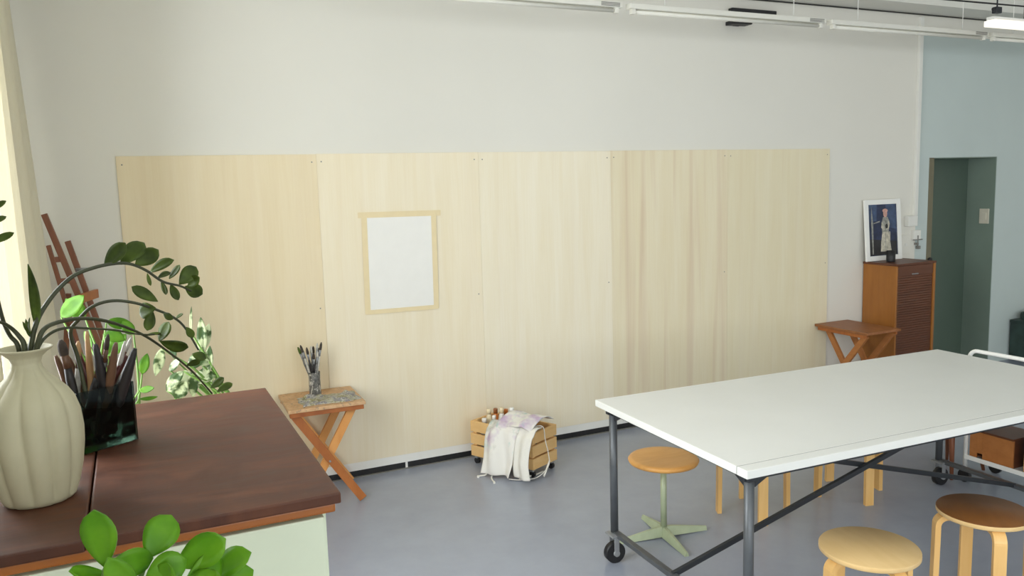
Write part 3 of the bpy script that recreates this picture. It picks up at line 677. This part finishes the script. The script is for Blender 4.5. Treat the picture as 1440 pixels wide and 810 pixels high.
# green swivel stool
gc = Vector((2.555, 3.60, 0)); gc = Vector((2.53, 3.53, 0))
t = thing('swivel_stool', 'round oak swivel stool on a pale green four-pointed steel foot', 'stool', gc, 0)
H = .455
b = BM(); lathe(b, [(0, H-.034), (.165, H-.034), (.186, H-.026), (.192, H-.012), (.184, H-.002), (.165, H), (.10, H-.003), (0, H-.004)], 48, caps=False); mesh('seat', b, 'seat_oak', t)
b = BM(); lathe(b, [(0, .05), (.017, .05), (.017, H-.05), (.012, H-.05), (.012, H-.033), (0, H-.033)], 18, caps=False); mesh('column', b, 'pale_green', t)
b = BM(); tube(b, [(.012, -.012, H-.085), (.024, -.024, H-.085)], .008, 8); mesh('height_screw', b, 'rubber', t)
ends = [onz(895, 736, .012), onz(990, 742, .012), onz(979, 783, .012), onz(889, 768, .012)]
ang0 = math.atan2(ends[1].y-gc.y, ends[1].x-gc.x)
for k in range(4):
    a = ang0 + k*PI/2; d = Vector((math.cos(a), math.sin(a), 0)); s = Vector((-d.y, d.x, 0)); b = BM(); L = .262
    sec = [(0.0, .024, .062), (.06, .024, .056), (L, .012, .022)]
    rows = []
    for (r, hw, h) in sec:
        zb = 0.0 if r > .1 else .008
        rows.append([b.verts.new(d*r + s*(hw) + Vector((0, 0, zb))), b.verts.new(d*r + Vector((0, 0, h)) + s*(hw*.35)), b.verts.new(d*r + Vector((0, 0, h)) - s*(hw*.35)), b.verts.new(d*r - s*(hw) + Vector((0, 0, zb)))])
    for p_, q_ in zip(rows, rows[1:]):
        for i in range(4): b.faces.new((p_[i], p_[(i+1) % 4], q_[(i+1) % 4], q_[i]))
    b.faces.new(rows[0][::-1]); b.faces.new(rows[-1]); mesh('foot', b, 'pale_green', t)

# ------------------------------------------------------------------ white trolley, boxes, brown stool
t = thing('trolley', 'white tubular steel trolley on black castors behind the table end', 'trolley', (4.665, 2.78, 0), 0)
TX, TY = .30, .50     # local: x depth away, y from -TY to +TY
def loop_frame(x):
    b = BM(); P = [(x, TY, .09), (x, TY, .78)]
    for k in range(1, 6): a = PI/2*k/6; P.append((x, TY-.05+.05*math.cos(a), .80+.05*math.sin(a)-.0))
    P += [(x, TY-.05, .85), (x, -TY+.05, .85)]
    for k in range(1, 6): a = PI/2*k/6; P.append((x, -TY+.05-.05*math.sin(a), .80+.05*math.cos(a)))
    P += [(x, -TY, .78), (x, -TY, .09)]
    tube(b, P, .0125, 12); mesh('tube_frame', b, 'white_metal', t)
loop_frame(0)
b = BM(); tube(b, [(TX, TY, .09), (TX, TY, .62), (TX, -TY, .62), (TX, -TY, .09)], .0125, 12); mesh('tube_frame', b, 'white_metal', t)
for z in (.165, .62):
    b = BM(); bx(b, -.006, TX+.006, -TY, TY, z-.006, z+.004, .002); bx(b, -.014, -.006, -TY, TY, z-.012, z+.016, .002); bx(b, TX+.006, TX+.014, -TY, TY, z-.012, z+.016, .002); mesh('shelf', b, 'white_metal', t)
for x in (0, TX):
    for y in (-TY, TY):
        b = BM(); bx(b, x-.014, x+.014, y-.018, y+.018, .075, .095, .002); cs = mesh('caster', b, 'steel_dark', t)
        b = BM(); tube(b, [(x-.012, y, .04), (x+.012, y, .04)], .04, 20); mesh('wheel', b, 'rubber', cs)
def wood_box(label, x0, x1, y0, y1, z0, h, m):
    t = thing('wooden_box', label, 'box', ((x0+x1)/2, (y0+y1)/2, z0), 0, 'wooden boxes on the trolley shelf'); w, d = (x1-x0)/2, (y1-y0)/2
    b = BM()
    bx(b, -w, -w+.014, -d, d-.085, 0, h, .002); bx(b, -w, -w+.014, d-.045, d, 0, h, .002); bx(b, -w, -w+.014, d-.085, d-.045, .035, h, .002)
    mesh('front_board', b, m, t)
    b = BM(); bx(b, -w+.014, w, -d, -d+.012, 0, h, .001); bx(b, -w+.014, w, d-.012, d, 0, h, .001); bx(b, w-.012, w, -d+.012, d-.012, 0, h); bx(b, -w+.014, w-.012, -d+.012, d-.012, .01, .018); mesh('box_sides', b, 'walnut', t)
    b = BM(); bx(b, -w-.002, w, -d, d, h, h+.012, .002); mesh('lid', b, 'walnut', t)
wood_box('brown wooden box with a dark lid on the trolley shelf, next to its corner post', 4.675, 4.93, 2.985, 3.262, .17, .17, 'box_wood')
wood_box('lighter wooden box on the trolley shelf, cut by the right edge', 4.668, 4.93, 2.62, 2.915, .17, .19, 'box_light')
t = thing('wooden_stool', 'brown tapered-leg wooden stool standing behind the trolley', 'stool', (4.80, 3.50, 0), 0)
b = BM(); lathe(b, [(0, .43), (.15, .43), (.165, .437), (.165, .452), (.155, .46), (0, .46)], 36, caps=False); mesh('seat', b, 'easel', t)
for (x, y) in ((-.185, -.168), (.15, -.15), (.13, .10)):
    b = BM(); tube(b, [(x, y, 0), (x*.75, y*.75, .25), (x*.6, y*.6, .432)], [.010, .018, .021], 12); mesh('leg', b, 'easel', t)
# dark green trunk at the right
q = onz(1421, 560, .0)
g = at(1421, 449, 5.29)
t = thing('metal_trunk', 'dark green metal trunk against the pale blue wall', 'trunk', (g.x, 5.0, 0))
gz = g.z
b = BM(); bx(b, 0, .8, 0, .29, .03, gz-.03, .006); mesh('trunk_body', b, 'trunk_green', t)
b = BM(); bx(b, -.008, .808, -.01, .29, gz-.03, gz, .006); mesh('lid', b, 'trunk_green', t)
for x in (.06, .74):
    for y in (.03, .26): b = BM(); bx(b, x-.02, x+.02, y-.02, y+.02, 0, .03); mesh('foot', b, 'black', t)
b = BM(); bx(b, .15, .22, -.016, -.004, gz-.08, gz-.01, .003); mesh('latch', b, 'steel_dark', t)
t2 = thing('dark_case', 'small dark case lying on the green trunk at the right edge', 'case', (g.x+.16, 5.14, gz))
b = BM(); bx(b, -.10, .35, -.1, .1, 0, .085, .03); mesh('case_body', b, 'trunk_green', t2)
b = BM(); tube(b, [(.02, 0, .08), (.03, 0, .10), (.12, 0, .10), (.13, 0, .08)], .008, 8); mesh('case_handle', b, 'black', t2)

# ------------------------------------------------------------------ easel
t = thing('easel', 'brown wooden easel standing in the corner beside the curtain', 'easel', (0, 0, 0))
EY = 5.06
pA, pA2 = at(62, 301, EY), at(112, 420, EY)
pB, pB2 = at(95, 339, EY+.11), at(135, 447, EY+.11)
def down(p, q, z): k = (p.z-z)/(p.z-q.z); return p+(q-p)*k
fA, fB = down(pA, pA2, .02), down(pB, pB2, .02)
for (p, f) in ((pA, fA), (pB, fB)):
    b = BM(); beam(b, p, f, .045, .03, bev=.003); mesh('upright', b, 'easel', t)
pm = (pA+pB)/2; fm = Vector((XL+.10, EY+.08, .015)); h_ = down(pA, pA2, 1.42)+Vector((-.05, .08, 0))
b = BM(); beam(b, h_, fm, .04, .028, bev=.003); mesh('rear_leg', b, 'easel', t)
for z, e in ((1.40, .06), (.75, .06), (.25, .04)):
    a_, c_ = down(pA, pA2, z), down(pB, pB2, z); dv = (c_-a_).normalized()*e
    b = BM(); beam(b, a_-dv+Vector((.026, 0, 0)), c_+dv+Vector((.026, 0, 0)), .022, .05, bev=.003); mesh('crossbar', b, 'pine_dark' if z > 1.2 else 'easel', t)
mA = at(68, 345, EY-.02); mB = at(92, 425, EY-.02); fC = down(mA, mB, .6)
b = BM(); beam(b, mA, fC, .035, .022, bev=.003); mesh('mast', b, 'easel', t)
for z in (1.62, 1.5):
    a_, c_ = down(mA, mB, z), down(pA, pA2, z)
    b = BM(); beam(b, a_, c_, .02, .03, bev=.002); mesh('peg_bar', b, 'easel', t)
a_, c_ = down(pA, pA2, 1.55), down(pB, pB2, 1.55)
b = BM(); tube(b, [c_+Vector((-.01, -.02, 0)), c_+Vector((.05, -.03, 0))], .010, 10); mesh('wing_nut', b, 'galv', t)

# ------------------------------------------------------------------ dresser
DXR, DXL, DY0, DY1, DZT = .271, XL+.03, 1.25, 2.043, 1.47
SEAM = -.093
t = thing('dresser', 'tall pale green dresser with a dark mahogany top in the foreground', 'dresser', (0, 0, 0))
for (x0, x1) in ((DXL, SEAM-.0015), (SEAM+.0015, DXR)):
    b = BM(); bx(b, x0, x1, DY0, DY1, DZT-.018, DZT, .003); mesh('top_board', b, 'dresser_top', t)
b = BM(); bx(b, DXL, DXR-.008, DY0+.008, DY1-.005, DZT-.034, DZT-.018, .004); mesh('top_moulding', b, 'dresser_edge', t)
b = BM(); bx(b, DXL, DXR-.020, DY0+.030, DY1-.01, .06, DZT-.034, .002); mesh('carcass', b, 'mint', t)
b = BM(); bx(b, DXL+.02, DXR-.04, DY0+.05, DY1-.03, 0, .06); mesh('plinth', b, 'mint', t)
nz = 5; hz = (DZT-.034-.06-.03)/nz
zt = DZT-.034-.006
hs = [.118, .27, .30, .30, .30]
for k in range(5):
    z1 = zt; z0 = z1-hs[k]; zt = z0-.008
    if z0 < .07: z0 = .07
    for (x0, x1) in ((DXL+.005, SEAM-.0), (SEAM+.0, DXR-.030)):
        if k == 0 and x0 < SEAM-.01: pass
    b = BM(); bx(b, DXL+.005, DXR-.026, DY0+.012, DY0+.0298, z0, z1, .003); dr_ = mesh('drawer_front', b, 'mint', t)
    b = BM(); zc = (z0+z1)/2-.02
    if k > 0:
        lathe(b, [(0, -.03), (.014, -.028), (.018, -.018), (.010, -.008), (.008, 0)], 16); bmesh.ops.rotate(b, verts=b.verts[:], cent=(0, 0, 0), matrix=Matrix.Rotation(-PI/2, 3, 'X'))
        mesh('drawer_knob', b, 'pine_dark', dr_, (-.15, DY0+.012, zc))
    else: b.free()

# fluted vase
VC = onz(57, 701, DZT); VC.z += .001
VPX = (VC-CAM).dot(AX_F)/F_PX; VH = at(38, 489, VC.y).z - VC.z
b = BM(); NFL = 11
prof = [(0, 0), (42, 0), (46, .02), (50, .08), (56, .2), (60, .34), (61, .44), (59, .56), (54, .65), (47, .71), (37, .765), (26, .82), (19.5, .87), (18, .905), (20.5, .94), (27, .97), (34, .992), (35, 1.0), (33, 1.003), (27, .98), (18, .95), (15, .90), (17, .86), (22, .80), (30, .5), (0, .5)]
prof = [(r*VPX, z*VH) for r, z in prof]
PP = []
for i in range(len(prof)-1):
    for k in range(3): PP.append((prof[i][0]+(prof[i+1][0]-prof[i][0])*k/3, prof[i][1]+(prof[i+1][1]-prof[i][1])*k/3))
PP.append(prof[-1])
def flute(a, z):
    amp = .15*min(1, z/.02+.3)*max(.12, 1-max(0, z-.14)/.12); w = a*NFL + .5*math.sin(2*a+1) + .35*math.sin(z*22+a)
    return 1 + amp*(abs(math.sin(w/2))**.55*1.0-.72)
lathe(b, PP, 132, (0, 0, 0), flute, caps=False)
vs = mesh('fluted_vase', b, 'vase', None, VC); tag(vs, 'cream ribbed ceramic vase standing on the dresser', 'vase')

# arching stems
UP = Vector((0, 0, 1))
def stem(label, ctrl, r, leaves, kind='obovate', lm='leaf_dark', name='leafy_stem', group='arching stems in the vase', sm='stem', face=None):
    pts = smooth_path([at(x, y, Y) for x, y, Y in ctrl], 5); rr = [r*(1-.55*i/(len(pts)-1)) for i in range(len(pts))]
    t = thing(name, label, 'plant stem', pts[0], 0, group); o0 = pts[0]
    b = BM(); tube(b, [p-o0 for p in pts], rr, 8); mesh('stalk', b, sm, t)
    if leaves:
        b = BM(); fwd = -AX_F
        for k, (x0, y0, x1, y1, w, Y) in enumerate(leaves):
            a, c = at(x0, y0, Y), at(x1, y1, Y+.015*math.sin(k*1.7)); wpx = w*(a-CAM).dot(AX_F)/F_PX
            nr = fwd*1.0 + UP*(.45*math.sin(k*2.1+.3)+.15) + AX_R*(.4*math.sin(k*1.3))
            leaf(b, a-o0, c-o0, wpx*(1 if kind == 'spear' else 1.02), nr, .10*(1 if k % 2 else -1), .22, kind, .0007)
        mesh('leaves', b, lm, t)
    return t
V0 = VC.y
stem('uppermost arching stem in the ribbed vase, round dark leaves along its tip',
     [(42, 520, V0), (44, 486, V0), (50, 458, V0), (60, 436, V0+.01), (79, 410, V0+.02), (103, 388, V0+.03), (130, 377, V0+.04), (158, 371, V0+.05), (182, 371, V0+.06), (205, 380, V0+.07), (229, 396, V0+.08), (253, 402, V0+.09), (270, 410, V0+.10)], .0042,
     [(147, 373, 177, 342, 23, 1.52), (170, 372, 203, 341, 25, 1.53), (190, 373, 223, 351, 22, 1.54), (211, 383, 244, 365, 15, 1.55), (238, 392, 253, 373, 11, 1.555), (252, 400, 276, 375, 21, 1.565), (260, 403, 285, 414, 19, 1.57), (240, 400, 251, 422, 11, 1.56), (227, 395, 234, 414, 9, 1.555), (222, 391, 240, 383, 9, 1.56), (264, 402, 281, 390, 16, 1.57), (207, 384, 212, 402, 5, 1.55)])
stem('middle arching stem rising from the dark glass holder with hanging leaves',
     [(122, 560, 1.70), (110, 505, 1.70), (99, 468, 1.69), (111, 449, 1.68), (130, 431, 1.67), (158, 423, 1.67), (190, 426, 1.67), (221, 436, 1.68), (245, 447, 1.69), (261, 462, 1.70), (279, 492, 1.71)], .0042,
     [(222, 424, 185, 403, 15, 1.67), (219, 433, 196, 441, 22, 1.67), (215, 438, 207, 465, 14, 1.67), (230, 440, 243, 449, 9, 1.68), (224, 480, 238, 453, 20, 1.69), (225, 480, 265, 489, 17, 1.69), (262, 460, 272, 475, 10, 1.70), (270, 498, 290, 504, 12, 1.71), (248, 448, 256, 441, 8, 1.69)], group='long arching stems on the dresser')
stem('lowest arching stem reaching from the ribbed vase over the dresser edge',
     [(44, 520, V0-.008), (52, 486, V0-.008), (61, 464, V0-.006), (79, 454, V0+.03), (111, 448, V0+.08), (142, 450, V0+.13), (174, 459, V0+.18), (205, 473, V0+.24), (237, 495, V0+.30), (269, 521, V0+.36), (298, 553, V0+.43)], .0042,
     [(296, 546, 315, 531, 11, 1.86), (305, 551, 327, 539, 10, 1.89), (262, 514, 282, 507, 9, 1.80), (204, 472, 226, 468, 4, 1.70)])
stem('second low arching stem in the ribbed vase, just under the longest one',
     [(46, 520, V0+.008), (55, 486, V0+.010), (72, 468, V0+.02), (95, 461, V0+.05), (125, 462, V0+.1), (160, 464, V0+.16), (195, 470, V0+.2), (226, 470, V0+.23)], .003,
     [(226, 470, 238, 458, 12, 1.70)])
stem('short upright spear-shaped shoot in the ribbed vase',
     [(38, 520, V0+.009), (43, 485, V0+.010), (48, 462, V0+.010), (51, 440, V0+.010)], .0045, [(52, 462, 41, 371, 15, V0), (42, 474, 36, 448, 6, V0), (40, 468, 32, 452, 5, V0), (44, 470, 41, 447, 4, V0)], kind='spear')
stem('stem in the ribbed vase bending down to the left edge',
     [(35, 520, V0-.009), (34, 486, V0-.009), (27, 473, V0-.010), (14, 460, V0-.02), (0, 453, V0-.05), (-20, 452, V0-.08)], .0045, [(-12, 452, -40, 440, 14, 1.41), (-16, 452, -38, 470, 14, 1.40)])
stem('stem in the ribbed vase rising out of the left edge, only its leaf tips showing',
     [(31, 520, V0+.004), (25, 486, V0+.004), (14, 472, V0+.004), (4, 450, V0-.02), (-8, 400, V0-.03), (-18, 350, V0-.04), (-22, 300, V0-.04), (-22, 270, V0-.04)], .004,
     [(-20, 296, 9, 283, 9, 1.438), (-20, 319, 9, 304, 9, 1.438), (-18, 343, 20, 327, 10, 1.438), (-22, 280, -40, 262, 12, 1.438), (-20, 310, -46, 300, 12, 1.438)])

# glass cube holder with brushes
ga = onz(116, 641, DZT); gb = onz(195, 618, DZT); gd = (gb-ga); GS = gd.length; ga_ = math.atan2(gd.y, gd.x)
t = thing('glass_holder', 'dark green square glass holder full of brushes on the dresser', 'holder', (ga.x, ga.y, DZT+.001), ga_)
GH = .118; w = .005
for (x0, x1, y0, y1) in ((0, GS, 0, w), (0, GS, GS-w, GS), (0, w, w, GS-w), (GS-w, GS, w, GS-w)):
    b = BM(); bx(b, x0, x1, y0, y1, .0, GH, .001); mesh('glass_side', b, 'glass_green', t)
b = BM(); bx(b, w, GS-w, w, GS-w, 0, .012); mesh('base', b, 'glass_green', t)
b = BM(); bx(b, w+.0005, GS-w-.0005, w+.0005, GS-w-.0005, .0125, GH*.62); mesh('water', b, 'water', t)
GM = Matrix.Translation((ga.x, ga.y, DZT+.001)) @ Matrix.Rotation(ga_, 4, 'Z')
hb = [(85, 478, .009, 'brush_dark', 'bristle'), (78, 500, .008, 'brush_brown', 'bristle'), (100, 470, .007, 'brush_red', 'brush_pale'), (110, 480, .006, 'brush_pale', 'brush_tan'), (122, 466, .007, 'brush_tan', 'brush_pale'), (134, 484, .010, 'brush_dark', 'brush_dark'), (146, 500, .011, 'brush_dark', 'bristle'),
      (163, 482, .009, 'brush_brown', 'bristle'), (176, 480, .006, 'brush_pale', 'brush_pale'), (185, 474, .004, 'brush_tan', 'brush_pale'), (190, 490, .011, 'brush_dark', 'brush_red'), (178, 500, .010, 'brush_red', 'bristle'), (152, 470, .005, 'brush_grey', 'bristle'), (94, 500, .009, 'brush_brown', 'brush_dark')]
for k, (x, y, r, hm, hd) in enumerate(hb):
    u = .2+.6*((k*.37) % 1); v = .25+.5*((k*.61) % 1)
    root = GM @ Vector((GS*u, GS*v, .016)); tip = at(x, y, (GM @ Vector((0, GS*(.2+.6*((k*.43) % 1)), 0))).y)
    if k % 3: root, tip = tip, root
    brush(root, tip, r*(.85 if k % 3 == 0 else .95), hm, hd, 'brush or pencil standing in the dark glass holder', 'brushes in the dark glass holder', ('brush_brown', 'brush_dark', 'grey_plastic')[k % 3])

# ------------------------------------------------------------------ plants behind the dresser and in front
def pot(t, c, r, h, m):
    b = BM(); lathe(b, [(0, 0), (r*.72, 0), (r*.98, h*.86), (r*1.06, h*.86), (r*1.06, h), (r*.94, h), (r*.92, h*.9), (0, h*.9)], 30, c, caps=False); mesh('pot', b, m, t)
    b = BM(); lathe(b, [(0, h*.9), (r*.915, h*.9), (r*.9, h*.905), (0, h*.925)], 24, c, caps=False); mesh('soil', b, 'soil', t)
def stand(label, x, y, h, r=.13):
    t = thing('plant_stand', label, 'plant stand', (x, y, 0))
    b = BM(); lathe(b, [(0, h-.02), (r, h-.02), (r, h), (0, h)], 32, caps=False); mesh('top', b, 'pine', t)
    for k in range(3):
        a = k*2*PI/3+.4; b = BM(); beam(b, (r*.75*math.cos(a), r*.75*math.sin(a), h-.02), (r*1.15*math.cos(a), r*1.15*math.sin(a), .012), .022, .022); mesh('leg', b, 'pine', t)
def potted(label, name, base, ph, pr, leaves, lm, sm, kind, potm, extra=()):
    t = thing(name, label, 'plant', base); o0 = Vector(base); pot(t, (0, 0, 0), pr, ph, potm); crown = o0+Vector((0, 0, ph*.9)); fwd = -AX_F
    for k, (x0, y0, x1, y1, w, Y) in enumerate(leaves):
        a, c = at(x0, y0, Y), at(x1, y1, Y+.02*math.sin(k*1.9)); wpx = w*(a-CAM).dot(AX_F)/F_PX
        s0 = crown + Vector((pr*.4*math.cos(k*2.4), pr*.4*math.sin(k*2.4), -.005)); mid = (s0+a)/2 + Vector((0, 0, .12*(a-s0).length)) - (c-a)*.3
        b = BM(); P = smooth_path([s0-o0, mid-o0, a-o0], 6); tube(b, P, [.0045*(1-.5*i/(len(P)-1)) for i in range(len(P))], 7); st = mesh('stem', b, sm, t)
        b = BM(); nr = fwd + UP*(.5*math.sin(k*2.3+1)+.3) + AX_R*(.45*math.sin(k*1.7)); leaf(b, a-o0, c-o0, wpx, nr, .10*(1 if k % 2 else -1), .22, kind, .0008); mesh('leaf', b, lm, st)
    return t
vb = (.30, 2.42, 1.02); stand('slim wooden plant stand hidden behind the dresser under the variegated plant', vb[0], vb[1], vb[2]-.002)
YV = 2.42
potted('white-and-green variegated potted plant behind the dresser', 'variegated_plant', vb, .15, .085,
       [(284, 500, 283, 446, 15, YV), (286, 492, 294, 455, 13, YV), (288, 530, 296, 486, 15, YV), (272, 535, 303, 528, 26, YV), (228, 490, 219, 528, 15, YV), (234, 549, 272, 524, 28, YV), (238, 520, 254, 506, 16, YV+.03), (258, 522, 235, 549, 15, YV-.03), (270, 526, 272, 558, 14, YV-.03), (265, 515, 290, 500, 20, YV+.04), (280, 545, 260, 520, 20, YV), (292, 548, 300, 520, 12, YV+.02), (246, 560, 262, 535, 22, YV-.02), (270, 500, 296, 512, 16, YV), (246, 505, 240, 480, 10, YV+.03), (269, 468, 269, 431, 4, YV)],
       'leaf_vari', 'stem_green', 'oval', 'terracotta')
bb_ = (-.06, 2.44, 1.10); stand('slim wooden plant stand hidden behind the dresser under the bright green plant', bb_[0], bb_[1], bb_[2]-.002)
potted('bright green potted plant behind the brush-filled glass holder', 'green_houseplant', bb_, .15, .085,
       [(86, 446, 119, 416, 30, 2.40), (120, 448, 92, 420, 22, 2.45), (148, 500, 178, 470, 24, 2.42), (146, 470, 176, 478, 20, 2.40), (150, 452, 188, 458, 17, 2.44), (200, 526, 207, 497, 14, 2.42), (196, 549, 217, 546, 11, 2.40), (196, 561, 222, 558, 6, 2.42), (188, 470, 172, 452, 16, 2.44), (118, 500, 110, 530, 14, 2.42), (128, 490, 120, 465, 14, 2.46)],
       'leaf_bright', 'stem_green', 'oval', 'terracotta')
fb = at(205, 842, .80); fb = (fb.x, .80, fb.z-.19); stand('tall wooden plant stand below the frame carrying the foreground plant', fb[0], fb[1], fb[2]-.002, .10)
YF = .80
potted('fresh green paddle-leaved plant cut off by the bottom edge in the foreground', 'paddle_leaf_plant', fb, .12, .065,
       [(148, 797, 133, 716, 47, YF), (206, 785, 241, 724, 46, YF), (248, 796, 318, 757, 46, YF+.01), (300, 812, 352, 776, 40, YF+.02), (148, 800, 214, 784, 40, YF-.02), (205, 812, 262, 786, 42, YF-.02), (150, 806, 96, 804, 22, YF-.01), (262, 815, 312, 788, 44, YF), (300, 830, 356, 802, 36, YF+.01), (190, 830, 152, 786, 34, YF-.03), (230, 836, 236, 790, 36, YF-.03), (278, 838, 300, 800, 40, YF-.02)],
       'leaf_fresh', 'stem_green', 'obovate', 'terracotta')

# ------------------------------------------------------------------ light
wd = bpy.data.worlds.new('world'); SC.world = wd; wd.use_nodes = True
bg = wd.node_tree.nodes['Background']; bg.inputs[0].default_value = (.90, .95, 1.0, 1); bg.inputs[1].default_value = 1.6
def area(name, loc, rot, sx, sy, power, col):
    l = bpy.data.lights.new(name, 'AREA'); l.shape = 'RECTANGLE'; l.size = sx; l.size_y = sy; l.energy = power; l.color = col
    o = bpy.data.objects.new(name, l); COL.objects.link(o); o.location = loc; o.rotation_euler = rot; return o
area('daylight', (XL-.25, (W1[0]+W1[1])/2, 2.1), (0, -PI/2, 0), 2.2, 2.7, 165, (.96, .98, 1))
area('daylight', (XL-.25, (W2[0]+W2[1])/2, 2.1), (0, -PI/2, 0), 2.2, 4.2, 300, (.96, .98, 1))
area('daylight', (2.2, YB-.25, 2.1), (PI/2, 0, 0), 4.0, 2.2, 85, (.96, .98, 1))
area('daylight', (6.8, YB-.25, 2.1), (PI/2, 0, 0), 4.0, 2.2, 55, (.96, .98, 1))

vs_ = SC.view_settings; vs_.view_transform = 'Standard'; vs_.look = 'None'; vs_.gamma = 1; vs_.exposure = 0.06; vs_.use_curve_mapping = False
SC.cycles.use_denoising = True
SC.cycles.max_bounces = 10; SC.cycles.diffuse_bounces = 6; SC.cycles.transparent_max_bounces = 16
SC.cycles.sample_clamp_indirect = 6
